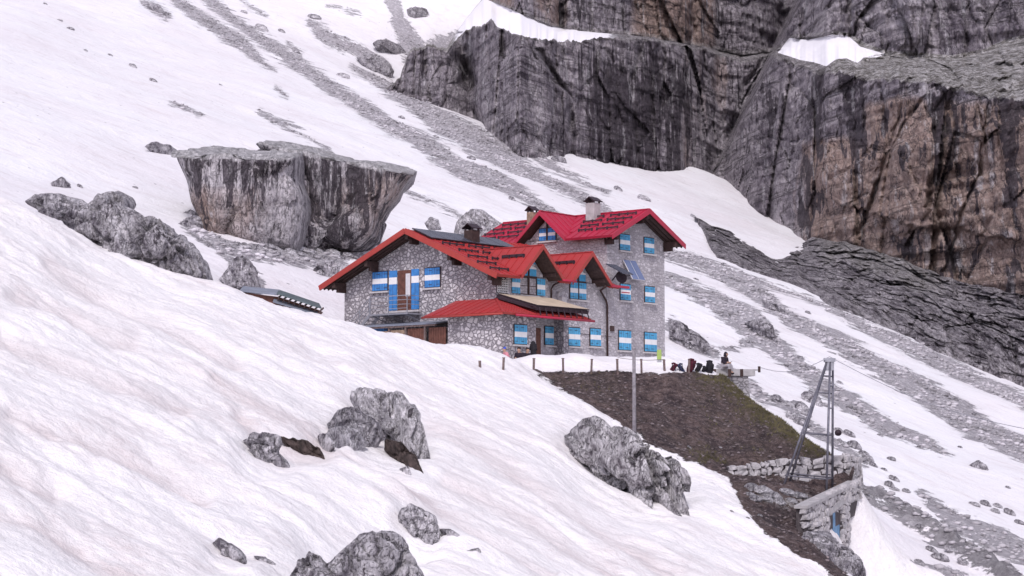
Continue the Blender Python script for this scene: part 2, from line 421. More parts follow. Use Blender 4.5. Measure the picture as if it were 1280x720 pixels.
scm = np.clip(.5 + scree_sd / 14, 0, 1)
GZ += sstep(.4, .8, scm) * (fbm(GX * .9, GY * .9, 0, 3, 6) * .16)
ribl = line_sd(PX, PY, SCREE[25][:]) ; ribm = sstep(-4, 8, np.where(GY > 90, ribl, -50))
GZ += ribm * (.5 + ridge(GX * .5, GY * .5, 0, 3, 12) * .35)
dark = np.clip(ribm, 0, 1) * .8
rubble = sstep(0, 8, np.where(GY < 112, line_sd(PX, PY, [(955, 622, 10), (985, 628, 10), (1010, 622, 6)]), -50))
grass = np.where(GY < 112, sstep(-26, 0, -np.abs(dirt_sd) + 4) * sstep(850, 900, PX) * (PY < 580), 0) + 0.16 * sstep(.1, .5, fbm(GX * .35, GY * .35, 0, 3, 41)) * ds_
GXY = (GX, GY)
ground_me = grid_mesh('ground', GX, GY, GZ, dict(scree=scm, dirt=np.clip(.5 + dirt_sd / 14, 0, 1), grass=np.clip(grass * .8, 0, 1), fore=fgm, rill=rill * fgm, rubble=rubble, darkrock=dark), flip=False)
lny0, lny1 = math.log(14), math.log(620)
def hz(x, y):
    """height of the ground mesh at a world point"""
    c = (x / y * F * cp + 640 - s_[0]) / (s_[-1] - s_[0]) * (NC - 1); r = (math.log(y) - lny0) / (lny1 - lny0) * (NR - 1)
    c = min(max(c, 0), NC - 1.001); r = min(max(r, 0), NR - 1.001); i, j = int(r), int(c); a, b = r - i, c - j
    return float((GZ[i, j] * (1 - a) + GZ[i + 1, j] * a) * (1 - b) + (GZ[i, j + 1] * (1 - a) + GZ[i + 1, j + 1] * a) * b)
def ground_at(px, py, y0=None, y1=None):
    """where a line of sight first meets the ground"""
    y = y0 or 20
    while y < (y1 or 600):
        p = W(px, py, y)
        if p.z <= hz(p.x, p.y): return p
        y *= 1.002
    return W(px, py, y)

def ground_material():
    n = NT('snow_and_ground'); o = n.tc.outputs['Object']
    fall = n.mp((1, 1, 1), (0, 0, R(30)))            # x axis down the slope
    def st(sx, sy, sc, d=4, r=.55):
        m = n.n.new('ShaderNodeMapping'); m.inputs['Scale'].default_value = (sx, sy, sy); n.L(fall, m.inputs[0]); return n.noise(m.outputs[0], sc, d, r)
    fore = n.attr('fore')
    # snow: dirty-pink bands and dimples
    big = n.noise(n.mp((1, 1, 1)), .16, 5, .62, .6); fine = st(.7, 1, 1.3, 7, .75)
    t1 = n.math('MULTIPLY', n.ramp(big, [(.42, 0.), (.68, 1.)]), n.ramp(fine, [(.35, 0.), (.7, 1.)]))
    t1 = n.math('ADD', t1, n.math('MULTIPLY', n.attr('rill'), .55), clamp=True)
    grain = n.noise(n.mp(), 4.0, 6, .85)
    t1 = n.math('ADD', t1, n.math('MULTIPLY', n.ramp(grain, [(.50, 0.), (.66, 1.)]), .34), clamp=True)
    snow = n.mix(n.math('MULTIPLY', t1, .66), (.885, .862, .875), (.62, .53, .53))
    farv = n.noise(n.mp((.05, .05, .05)), 1, 5, .6)
    streak = st(.05, .9, .8, 5, .6)
    snowfar = n.mix(n.math('MULTIPLY', n.ramp(streak, [(.52, 0.), (.75, 1.)]), .35), n.mix(n.ramp(farv, [(.35, 0.), (.7, 1.)]), (.86, .85, .88), (.80, .76, .79)), (.55, .47, .47))
    snow = n.mix(fore, snowfar, snow)
    # scree
    g1 = n.noise(n.mp(), 2.2, 6, .75); g2 = n.vor(n.mp(), 1.7)
    scree = n.mix(n.ramp(g2, [(.15, 0.), (.6, 1.)]), n.ramp(g1, [(.3, (.44, .41, .445)), (.7, (.84, .80, .84))]), (.32, .30, .33))
    big2 = n.noise(n.mp(), .12, 4, .6); scree = n.mix(.35, scree, n.ramp(big2, [(.35, (.52, .49, .525)), (.65, (.74, .71, .745))]))
    scree = n.mix(n.attr('darkrock'), scree, n.ramp(g1, [(.35, (.12, .11, .12)), (.65, (.42, .40, .42))]))
    edge = st(.35, 1, .9, 6, .75); edge2 = st(.2, 1, .22, 4, .6)
    m = n.math('ADD', n.attr('scree'), n.math('MULTIPLY', n.math('SUBTRACT', edge, .5), 1.5))
    m = n.math('ADD', m, n.math('MULTIPLY', n.math('SUBTRACT', edge2, .5), .9))
    spd = n.noise(n.mp(), 2.0, 5, .85); thin = n.noise(n.mp((.035, .55, .55), (0, 0, R(34))), 1, 5, .7); m = n.math('ADD', m, n.math('MULTIPLY', n.math('SUBTRACT', thin, .5), 1.7)); m = n.math('ADD', m, n.math('MULTIPLY', n.math('SUBTRACT', spd, .5), .9)); m = n.math('MULTIPLY', n.ramp(m, [(.46, 0.), (.60, 1.)]), n.ramp(n.attr('scree'), [(.01, 0.), (.12, 1.)]))
    col = n.mix(m, snow, scree)
    # little stones melted out on the far snow
    sp1 = n.vor(n.mp(), .55); spk = n.math('MULTIPLY', n.ramp(sp1, [(.05, 1.), (.09, 0.)]), n.ramp(edge2, [(.5, 0.), (.56, 1.)]))
    spk = n.math('MULTIPLY', spk, n.ramp(fore, [(0., 1.), (.05, 0.)]))
    col = n.mix(spk, col, (.27, .25, .27))
    # soil bank
    d1 = n.noise(n.mp(), .55, 9, .78, .6); d2 = n.noise(n.mp(), 3.2, 9, .85)
    soil = n.mix(n.ramp(d1, [(.40, 0.), (.60, 1.)]), (.062, .044, .050), (.185, .130, .122))
    soil = n.mix(n.ramp(d2, [(.40, .85), (.50, 0.)]), soil, (.02, .014, .016))
    soil = n.mix(n.ramp(d2, [(.535, 0.), (.60, .9)]), soil, (.26, .21, .205))
    soil = n.mix(n.math('MULTIPLY', n.attr('grass'), n.ramp(d2, [(.3, .9), (.7, .3)])), soil, (.105, .095, .048))
    vv = n.vor(n.mp(), 2.6, 'DISTANCE_TO_EDGE')
    soil = n.mix(n.attr('rubble'), soil, n.ramp(vv, [(.04, (.12, .09, .08)), (.12, (.5, .47, .47))]))
    dm = n.math('ADD', n.attr('dirt'), n.math('MULTIPLY', n.math('SUBTRACT', n.noise(n.mp(), 1.1, 7, .75), .5), 1.3))
    dm = n.math('MULTIPLY', n.ramp(dm, [(.48, 0.), (.53, 1.)]), n.ramp(n.attr('dirt'), [(.02, 0.), (.10, 1.)]))
    col = n.mix(dm, col, soil)
    h1 = n.math('ADD', st(.8, 1, 1.3, 6, .65), n.math('MULTIPLY', st(.22, 1, 2.2, 5, .65), .55)); h2 = n.noise(n.mp(), 3.5, 6, .8)
    h1 = n.math('ADD', h1, n.math('MULTIPLY', n.noise(n.mp(), 5.0, 5, .8), .30))
    nr = n.bump(h1, .85, .20)
    nr = n.bump(n.math('MULTIPLY', h2, n.math('ADD', m, dm, clamp=True)), 1.0, .28, nr)
    return n.done(col, nr, .75)
ground = link('ground', ground_me, ground_material()); tag(ground, kind='structure')

def scatter(name, mask, count, smin, smax, mat, seed, flat=.6, power=3.0):
    rr = np.random.default_rng(seed); w_ = (mask * (GY / F * (1 / NC)) * 1.0 * GY).ravel(); w_ = w_ / w_.sum()
    idx = rr.choice(len(w_), count, p=w_); iv, fv = ico(1) if False else ICO1
    cx = GX.ravel()[idx] + rr.uniform(-.15, .15, count); cy = GY.ravel()[idx] + rr.uniform(-.3, .3, count)
    cz = np.array([hz(a, b) for a, b in zip(cx, cy)]); s = smin + (smax - smin) * rr.random(count) ** power
    jit = 1 + rr.uniform(-.3, .3, (count, len(iv))); an = rr.uniform(0, 6.28, count); v = iv[None] * jit[..., None] * s[:, None, None] * .5
    v[..., 0] *= 1.3; v[..., 2] *= flat; c, s_n = np.cos(an)[:, None], np.sin(an)[:, None]
    x = v[..., 0] * c - v[..., 1] * s_n + cx[:, None]; y = v[..., 0] * s_n + v[..., 1] * c + cy[:, None]; z = v[..., 2] + cz[:, None] + s[:, None] * .12
    V = np.stack([x, y, z], -1).reshape(-1, 3); Fc = (np.array(fv)[None] + (np.arange(count) * len(iv))[:, None, None]).reshape(-1, 3)
    me = bpy.data.meshes.new(name); me.vertices.add(len(V)); me.vertices.foreach_set('co', V.astype(np.float32).ravel())
    me.loops.add(Fc.size); me.loops.foreach_set('vertex_index', Fc.astype(np.int32).ravel()); me.polygons.add(len(Fc)); me.polygons.foreach_set('loop_start', (np.arange(len(Fc)) * 3).astype(np.int32)); me.update(calc_edges=True)
    o = link(name, me, mat); tag(o, kind='stuff'); return o
_bm = bmesh.new(); bmesh.ops.create_icosphere(_bm, subdivisions=1, radius=1); ICO1 = (np.array([p.co[:] for p in _bm.verts]), [[q.index for q in g.verts] for g in _bm.faces]); _bm.free()
M_SCR = plain('scree_stone', (.50, .475, .505), .85, .45, .35); M_PEB = plain('bank_pebble', (.20, .165, .17), .85, .6, 2.0)
inview = (PX > -60) * (PX < 1340) * (PY > -40) * (PY < 760)
o = scatter('scree_stones', np.clip((scm - .45) * 2.2, 0, 1) * inview * (GY > 88) * (GY < 420), 24000, .10, .62, M_SCR, 5, power=4.0); tag(o, 'loose grey stones making up the scree strips on the snow slope', 'scree')
o = scatter('bank_pebbles', sstep(0, 6, dirt_sd) * inview, 2600, .04, .22, M_PEB, 6, power=3.0); tag(o, 'small pebbles strewn over the brown soil bank', 'pebbles')
def grass_tufts():
    rr = np.random.default_rng(9); w_ = (np.clip(grass, 0, 1) ** 2 * sstep(-2, 3, dirt_sd) * inview).ravel(); w_ /= w_.sum(); n_ = 3800
    idx = rr.choice(len(w_), n_, p=w_); V = []; Fc = []
    for i in idx:
        bx, by = GX.ravel()[i] + rr.uniform(-.1, .1), GY.ravel()[i] + rr.uniform(-.2, .2); bz = hz(bx, by)
        for k in range(5):
            a = rr.uniform(0, 6.28); h = rr.uniform(.06, .17); d = rr.uniform(.02, .12); b = len(V)
            V += [(bx - .012, by, bz - .02), (bx + .012, by, bz - .02), (bx + math.cos(a) * d, by + math.sin(a) * d, bz + h)]; Fc.append((b, b + 1, b + 2))
    me = bpy.data.meshes.new('grass'); me.from_pydata(V, [], Fc); o = link('grass', me, plain('dry_grass', (.125, .108, .058), .85, .4, 1.2)); tag(o, 'short olive grass on the upper and right edge of the soil bank', 'grass', None, 'stuff')
grass_tufts()
# ================================================================== cliffs
def rock_mat(name, streaky=True, s=1.0, base=((.15, .14, .155), (.40, .375, .39)), bumpd=.6, crackc=.7, vs=1.0, bright=.45, ys=1.0):
    n = NT(name); o = n.mp()
    v1 = n.noise(n.mp((.35 * s, .35 * s * ys, .035 * s * vs)), 1, 8, .68, .08)
    v2 = n.noise(n.mp((1.6 * s, 1.6 * s * ys, .10 * s * vs)), 1, 6, .68, .08)
    v3 = n.noise(n.mp((.9 * s, .9 * s * (.4 + .6 * ys), .9 * s)), 1, 8, .72)
    hor = n.noise(n.mp((.03 * s * vs, .03 * s * vs * ys, .8 * s)), 1, 6, .7)
    g = n.math('ADD', n.math('MULTIPLY', v1, .35), n.math('ADD', n.math('MULTIPLY', v2, .22), n.math('ADD', n.math('MULTIPLY', v3, .28), n.math('MULTIPLY', hor, .15))))
    mid = tuple(a * (1 - bright) + b * bright for a, b in zip(*base))
    col = n.ramp(g, [(.42, base[0]), (.495, mid), (.575, base[1])])
    ck1 = n.noise(n.mp((.55 * s, .55 * s * ys, .14 * s * (1 if vs < 2 else 3))), 1, 4, .6, .15); ck2 = n.noise(n.mp((1.5 * s, 1.5 * s, .6 * s), loc=(7, 3, 1)), 1, 4, .65, 1.0)
    ck = n.math('MINIMUM', n.ramp(n.math('ABSOLUTE', n.math('SUBTRACT', ck1, .5)), [(0., 0.), (.016, 1.)]), n.ramp(n.math('ABSOLUTE', n.math('SUBTRACT', ck2, .5)), [(0., .25), (.022, 1.)]))
    tan = n.attr('tan'); dk = n.attr('dark')
    tn = n.ramp(n.math('ADD', tan, n.math('MULTIPLY', n.math('SUBTRACT', n.noise(n.mp((.07 * s, .07 * s, .03 * s)), 1, 5, .6), .5), 1.6)), [(.4, 0.), (.7, 1.)])
    tancol = n.ramp(v3, [(.3, (.24, .168, .145)), (.5, (.365, .262, .222)), (.7, (.50, .395, .355))])
    col = n.mix(n.math('MULTIPLY', tn, .85), col, tancol)
    sA = n.noise(n.mp((.62 * s, .62 * s * ys, .028 * s * vs)), 1, 4, .55, .1); sB = n.noise(n.mp((2.4 * s, 2.4 * s * ys, .07 * s * vs), loc=(3, 9, 2)), 1, 4, .6, .1)
    patch = n.noise(n.mp((.06 * s, .06 * s * ys, .05 * s)), 1, 4, .6)
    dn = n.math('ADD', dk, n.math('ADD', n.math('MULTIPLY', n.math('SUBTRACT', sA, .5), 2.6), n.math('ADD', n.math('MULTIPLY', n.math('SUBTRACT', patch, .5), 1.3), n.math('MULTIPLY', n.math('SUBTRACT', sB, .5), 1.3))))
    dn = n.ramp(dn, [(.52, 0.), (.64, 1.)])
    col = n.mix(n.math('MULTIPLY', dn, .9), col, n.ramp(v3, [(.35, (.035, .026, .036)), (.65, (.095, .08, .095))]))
    li = n.math('MULTIPLY', n.ramp(n.noise(n.mp((1.3 * s, 1.3 * s * ys, .09 * s * vs), loc=(1, 5, 8)), 1, 4, .6, .1), [(.57, 0.), (.64, 1.)]), n.ramp(v3, [(.4, .2), (.6, 1.)]))
    col = n.mix(n.math('MULTIPLY', li, .62), col, (.66, .63, .66))
    col = n.mix(n.math('MULTIPLY', n.math('SUBTRACT', 1, ck), crackc), col, (.05, .042, .05))
    if s == 1.0:
        bd = n.noise(n.mp((.012, .012, .42)), 1, 5, .62); bl_ = n.ramp(n.math('ABSOLUTE', n.math('SUBTRACT', bd, .5)), [(0., 0.), (.012, 1.)])
        bmask = n.ramp(n.noise(n.mp((.05, .05, .05), loc=(4, 4, 4)), 1, 3, .5), [(.36, 0.), (.52, 1.)])
        col = n.mix(n.math('MULTIPLY', n.math('MULTIPLY', n.math('SUBTRACT', 1, bl_), bmask), .85), col, (.06, .05, .06)); BED = bl_
    gr = n.attr('gravel')
    gv = n.noise(n.mp((.8 * s, .8 * s * ys, 1.6 * s)), 1, 9, .92)
    col = n.mix(gr, col, n.ramp(gv, [(.42, (.12, .11, .10)), (.50, (.30, .28, .27)), (.56, (.68, .65, .66))]))
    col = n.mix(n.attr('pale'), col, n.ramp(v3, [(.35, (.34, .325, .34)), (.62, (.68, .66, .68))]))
    sn = n.ramp(n.math('ADD', n.attr('snow'), n.math('MULTIPLY', n.math('SUBTRACT', v3, .5), .6)), [(.47, 0.), (.53, 1.)])
    col = n.mix(sn, col, (.84, .82, .86))
    hgt = n.math('ADD', n.math('MULTIPLY', v2, .8), n.math('ADD', n.math('MULTIPLY', v3, .9), n.math('MULTIPLY', hor, .6)))
    cr = n.vor(n.mp((.8 * s, .8 * s * ys, .22 * s)), 1, 'DISTANCE_TO_EDGE')
    hgt = n.math('ADD', hgt, n.math('MULTIPLY', n.ramp(cr, [(0., 0.), (.12, 1.)]), .25))
    hgt = n.math('ADD', hgt, n.math('MULTIPLY', ck, .45))
    if s == 1.0: hgt = n.math('ADD', hgt, n.math('MULTIPLY', BED, .5))
    hgt = n.math('MULTIPLY', hgt, n.math('SUBTRACT', 1, sn))
    return n.done(col, n.bump(hgt, .9, bumpd), .85)
MCLIFF = rock_mat('limestone_cliff', base=((.115, .095, .12), (.50, .455, .49)), bumpd=.85, ys=.14)
MTERR = rock_mat('terrace_limestone', s=1.5, base=((.085, .070, .088), (.56, .52, .55)), bumpd=.7, vs=4, crackc=.85, ys=.25)

TB = [(440, 150), (470, 120), (490, 104), (500, 98), (508, 75), (516, 63), (542, 59), (560, 62), (574, 44), (580, 38), (614, 26), (630, 36), (649, 46), (680, 48), (711, 52), (752, 46), (811, 49), (852, 58), (880, 62),
      (927, 74), (964, 68), (990, 76), (1017, 89), (1050, 86), (1080, 95), (1130, 97), (1170, 103), (1233, 119), (1280, 121), (1500, 190)]
TL = [(440, 140), (590, 10), (605, -3), (620, 4), (640, 12), (690, 33), (740, 40), (790, 44), (852, 54), (927, 69), (964, 65), (974, 62), (990, 48), (1045, 43), (1060, 45), (1085, 60), (1110, 68), (1190, 74), (1230, 66), (1255, 54), (1280, 48), (1500, 40)]
YW = [(440, 345), (500, 338), (560, 338), (585, 346), (650, 306), (700, 322), (750, 333), (800, 343), (850, 357), (900, 385), (960, 385)]
YC = [(850, 372), (905, 366), (940, 342), (1000, 318), (1033, 296), (1130, 268), (1280, 240), (1500, 205)]
NCc = 760
cs = np.linspace(440, 1480, NCc)
t_ = np.concatenate([np.linspace(0, 1, 230, endpoint=False), 1 + np.linspace(0, 1, 34, endpoint=False), 2 + np.linspace(0, 1, 190)])
S_, T_ = np.meshgrid(cs, t_)
tb = interp(S_, TB) + gn(S_ * .08, 0, 0, 3) * 3.5 + gn(S_ * .22, 0, 0, 4) * 3.0 + gn(S_ * .7, 0, 0, 5) * 1.6; _w = sstep(548, 606, S_); tl = (tb - 1.5) * (1 - _w) + np.minimum(interp(S_, TL), tb - 1.5) * _w
bot = np.interp(S_, [440, 500, 620, 905, 1033, 1130, 1280, 1480], [190, 170, 215, 240, 330, 345, 395, 470])
py = np.where(T_ < 1, bot + (tb - bot) * T_, np.where(T_ < 2, tb + (tl - tb) * (T_ - 1), tl + (np.where(S_ < 604, tl + 40, -190) - tl) * (T_ - 2)))
crackx = 905 + (190 - py) * .49
yb = interp(S_, YW); yc = interp(S_, YC)
isC = sstep(-5, 5, S_ - crackx)
Yb_ = yb * (1 - isC) + yc * isC
# the wide right-hand wall bulges forward below its long horizontal crack
rise = np.clip((bot - py) / np.maximum(bot - tb, 1), 0, 1)
Yd = Yb_ + rise * 7
led = np.clip(T_ - 1, 0, 1); up = np.clip(T_ - 2, 0, 1)
ledw = np.interp(S_, [440, 600, 640, 740, 860, 930, 990, 1060, 1130, 1240, 1480], [70, 60, 34, 26, 12, 8, 22, 26, 26, 40, 60])
Yd = Yd + led * ledw + up * 16
# gullies and buttress joints
def vcrack(pts, wd, dep):
    global Yd
    P = np.array(pts, float); xx = np.interp(py, P[:, 1], P[:, 0]) + gn(py * .08, 3, 0, 7) * 3
    inr = (py > P[0, 1]) & (py < P[-1, 1]); Yd = Yd + np.where(inr, np.exp(-((S_ - xx) / (wd * (1 + gn(py * .05, 1, 0, 17) * .8))) ** 2) * dep * (.55 + .6 * gn(py * .03, 5, 0, 19)), 0)
vcrack([(572, 40), (580, 80), (592, 130), (600, 160)], 7, 16)
vcrack([(674, 60), (690, 90), (712, 120), (716, 195)], 4, 8)
vcrack([(960, 66), (930, 110), (915, 160), (903, 205)], 4, 9)
vcrack([(1240, 112), (1232, 160), (1225, 220)], 3, 4); vcrack([(1172, 105), (1168, 200), (1160, 260)], 4, 5)
vcrack([(700, -190), (702, 40)], 8, 8); vcrack([(870, -190), (866, 60)], 7, 6); vcrack([(1060, -190), (1063, 45)], 5, 5); vcrack([(992, -190), (975, 60)], 9, 8)
vcrack([(1138, 97), (1120, 160), (1100, 220), (1075, 300)], 3, 5); vcrack([(1215, 97), (1235, 190), (1205, 260), (1180, 340)], 2, 3)
hc = interp(S_, [(1000, 235), (1060, 258), (1150, 282), (1280, 305), (1480, 340)]) + gn(S_ * .03, 0, 0, 81) * 9 + gn(S_ * .12, 0, 0, 82) * 4
Yd = Yd - np.where((S_ > 1010) & (T_ < 1), sstep(hc - 3, hc + 1, py) * -2.2 * sstep(1010, 1030, S_), 0)
hc2 = interp(S_, [(900, 150), (960, 172), (1040, 180), (1100, 186)]) + gn(S_ * .05, 0, 0, 83) * 7
Yd = Yd + np.where((T_ < 1) & (S_ > 960), np.exp(-((py - hc2) / 1.8) ** 2) * 1.3 * (.5 + gn(S_ * .06, 0, 0, 84)) * (S_ < 1110), 0)
a = (S_ - 640) / F; b = (360 - py) / F
def place(Yv): 
    tt = Yv / (cp - b * sp); return a * tt, Yv, (sp + b * cp) * tt
X0, Y0, Z0 = place(Yd)
wall = np.where((T_ > 1) & (T_ < 2), np.where(S_ < 800, .06, np.where(S_ > 1080, .95, .3)), 1.0)
wz = gn(X0 * .03, Z0 * .03, 0, 90) * 6
B1, E1 = blocks((X0 + wz * .6) * .055, Z0 * .022, Y0 * .03, 11, .9); B2, E2 = blocks((X0 + wz * .4) * .17, Z0 * .06, Y0 * .05, 12, .8); B3, E3 = blocks(X0 * .5, Z0 * .22, Y0 * .1, 13, .8)
dsp = B1 * 5.0 + B2 * 2.2 + B3 * .75 - np.exp(-(E1 / .05) ** 2) * 1.5 - np.exp(-(E2 / .07) ** 2) * .8 - np.exp(-(E3 / .1) ** 2) * .3
dsp += ridge((X0 + wz) * .12, Z0 * .04, 0, 4, 53, .6) * .8 + fbm(X0 * .8, Z0 * .2, 0, 4, 55, .65) * .45
st = Z0 - X0 * -.06
dsp += gn(X0 * .01, 0, st * .22, 57) * 2.0 + gn(X0 * .05, 0, st * .7, 58) * 1.1 + ridge(X0 * .3, st * .35, 0, 3, 60) * .3
X1, Y1, Z1 = place(Yd - dsp * wall)
tanm = sstep(980, 1030, S_) * sstep(150, 190, py - (S_ < 1090) * 0) * (T_ < 1) * .95
tanm = np.maximum(tanm, (T_ < 1) * sstep(1060, 1090, S_) * sstep(105, 140, py) * .8)
tanm = np.maximum(tanm, (T_ > 2) * sstep(770, 800, S_) * (1 - sstep(880, 920, S_)) * .75)
tanm = np.maximum(tanm, (T_ > 2) * (1 - sstep(700, 720, S_)) * .55)
tanm = np.maximum(tanm, (T_ < 1) * sstep(840, 860, S_) * (1 - sstep(905, 915, S_)) * .4)
darkm = .24 + .60 * (T_ < 1) * sstep(725, 745, S_) * (1 - sstep(850, 870, S_)) * sstep(50, 120, py)
darkm = np.maximum(darkm, (T_ < 1) * .31 * sstep(990, 1010, S_))
darkm = np.maximum(darkm, np.exp(-((S_ - 1172) / 9) ** 2) * .95 * (T_ < 1) * sstep(110, 130, py) * (1 - sstep(225, 245, py)))
darkm = np.maximum(darkm, np.exp(-((S_ - 1008) / 13) ** 2) * .75 * (T_ < 1) * sstep(170, 220, py))
darkm = np.maximum(darkm, np.exp(-((S_ - 1130 + (py - 290) * -.2) / 14) ** 2 - ((py - 310) / 22) ** 2) * .95)
darkm = np.maximum(darkm, np.exp(-((S_ - 1180 + (py - 290) * -.3) / 16) ** 2 - ((py - 320) / 32) ** 2) * .95)
darkm = np.maximum(darkm, np.exp(-((S_ - (1128 - (py - 97) * .38)) / 9) ** 2) * .75 * (T_ < 1) * (py < 200))
darkm = np.maximum(darkm, np.exp(-((S_ - 1262) / 14) ** 2) * .7 * (T_ < 1) * (py < 260))
darkm = np.maximum(darkm, np.exp(-((S_ - 706) / 11) ** 2) * .7 * (T_ > 2))
snm = (T_ >= 1.0) * (T_ < 2) * (S_ < 790) * (S_ > 560) * np.interp(S_, [560, 590, 640, 700, 740, 790], [.4, .8, .9, .85, .7, .35])
gvl = np.where((T_ > .985) & (T_ < 2.02), 1.0, 0) * np.where((S_ > 1040) | (S_ < 600), 1., .45)
gvl = np.maximum(gvl, (T_ >= 2) * sstep(1236, 1250, S_) * 0)
snp = [(972, 66), (987, 47), (1010, 50), (1040, 43), (1061, 45), (1075, 58), (1108, 68), (1095, 72), (1080, 72), (1072, 79), (1058, 73), (1045, 74), (1033, 83), (1018, 78), (1000, 75), (985, 70)]
snm = np.maximum(snm, np.clip(.5 + poly_sd(S_, py, snp) / 4, 0, 1) * (T_ > .9) * (T_ < 2.05))
cliff_me = grid_mesh('cliff', X1, Y1, Z1, dict(tan=tanm, dark=darkm, snow=snm, gravel=gvl), flip=False)
cliff = link('cliff', cliff_me, MCLIFF); tag(cliff, kind='structure')

# lower slabs on the right
BL = [(868, 272), (880, 290), (896, 318), (925, 332), (955, 341), (1005, 361), (1049, 394), (1114, 416), (1161, 437), (1280, 477), (1480, 560)]
UL = [(868, 270), (880, 277), (905, 286), (933, 299), (970, 314), (1000, 303), (1015, 297), (1055, 302), (1130, 325), (1192, 350), (1280, 369), (1480, 440)]
cs2 = np.linspace(868, 1480, 520); t2 = np.concatenate([np.linspace(-.5, 0, 20, endpoint=False), np.linspace(0, 1, 190), 1 + np.linspace(.1, 1, 8)])
S2, T2 = np.meshgrid(cs2, t2)
bl = interp(S2, BL) + gn(S2 * .1, 0, 0, 13) * 3; ul = interp(S2, UL) + gn(S2 * .07, 0, 0, 14) * 3
py2 = np.where(T2 < 0, bl - T2 * 60, np.where(T2 < 1, bl + (ul - bl) * T2, ul))
Yb2 = np.array([Ybg(x, y) for x, y in zip(cs2, interp(cs2, BL))])[None, :] - 1.0
Yt2 = np.interp(S2, [868, 970, 1015, 1033, 1130, 1280, 1480], [283, 290, 302, 290, 262, 236, 203])
tt2 = np.clip(T2, 0, 1)
Yd2 = Yb2 + (Yt2 - Yb2) * (tt2 ** 1.3) + np.where(T2 < 0, T2 * 4, 0) + np.where(T2 > 1, (T2 - 1) * 12, 0)
a = (S2 - 640) / F; b = (360 - py2) / F
X0, Y0, Z0 = place(Yd2)
st = Z0 + X0 * .30
B1, E1 = blocks(X0 * .10, st * .17, Y0 * .03, 21, .8); B2, E2 = blocks(X0 * .32, st * .42, Y0 * .1, 22, .9); B3, E3 = blocks(X0 * .8, st * 1.1, Y0 * .2, 23, .9)
B4, E4 = blocks(X0 * .33 + 3, Z0 * .12, Y0 * .1, 24, .9)
dsp = B1 * 2.6 + B2 * 1.6 + B3 * 1.0 + B4 * 2.4 - np.exp(-(E1 / .06) ** 2) * 1.2 - np.exp(-(E2 / .08) ** 2) * .8 - np.exp(-(E4 / .08) ** 2) * .9 + 1.0 + fbm(X0 * .8, Z0 * .6, 0, 4, 75, .65) * .7
dsp *= np.clip(np.minimum(T2 + .3, (1.08 - T2) * 8), 0, 1) * sstep(866, 900, S2)
X1, Y1, Z1 = place(Yd2 - dsp)
gv2 = sstep(1010, 1040, S2) * sstep(.62, .8, T2 + gn(S2 * .05, T2 * 3, 0, 77) * .15) * (1 - sstep(1150, 1200, S2)) * .6
slab_me = grid_mesh('rock_terraces', X1, Y1, Z1, dict(dark=.04 + .32 * sstep(1080, 1250, S2), snow=np.zeros_like(S2), gravel=gv2, tan=np.zeros_like(S2)))
slabs = link('rock_terraces', slab_me, MTERR); tag(slabs, kind='structure')
# ================================================================== rocks
MR_GREY = rock_mat('grey_limestone', vs=11, s=2.6, base=((.12, .105, .13), (.70, .67, .71)), bumpd=.28, bright=.6)
MR_PALE = rock_mat('pale_limestone', vs=10, s=3.6, base=((.17, .155, .18), (.80, .77, .81)), bumpd=.2, bright=.65)
MR_BOULD = rock_mat('boulder_limestone', s=1.7, base=((.15, .135, .155), (.64, .60, .63)), bumpd=.4, bright=.6)
MR_BROWN = plain('wet_brown_rock', (.075, .056, .052), .85, .6, 3.5, bump=1.0)

def ico(n):
    bm = bmesh.new(); bmesh.ops.create_icosphere(bm, subdivisions=n, radius=1)
    v = np.array([p.co[:] for p in bm.verts]); f = [[q.index for q in g.verts] for g in bm.faces]; bm.free(); return v, f
ICO = {k: ico(k) for k in (3, 4, 5, 6)}
def polar(pts, c, th):
    out = np.zeros(len(th)); P = [(p[0] - c[0], c[1] - p[1]) for p in pts]
    dx, dy = np.cos(th), np.sin(th)
    for a, b in zip(P, P[1:] + P[:1]):
        ex, ey = b[0] - a[0], b[1] - a[1]; den = dx * ey - dy * ex
        with np.errstate(divide='ignore', invalid='ignore'):
            t = (a[0] * ey - a[1] * ex) / den; u = (a[0] * dy - a[1] * dx) / den
        ok = (np.abs(den) > 1e-9) & (u >= -1e-6) & (u <= 1 + 1e-6) & (t > 0)
        out = np.where(ok, np.maximum(out, t), out)
    return np.maximum(out, 1)
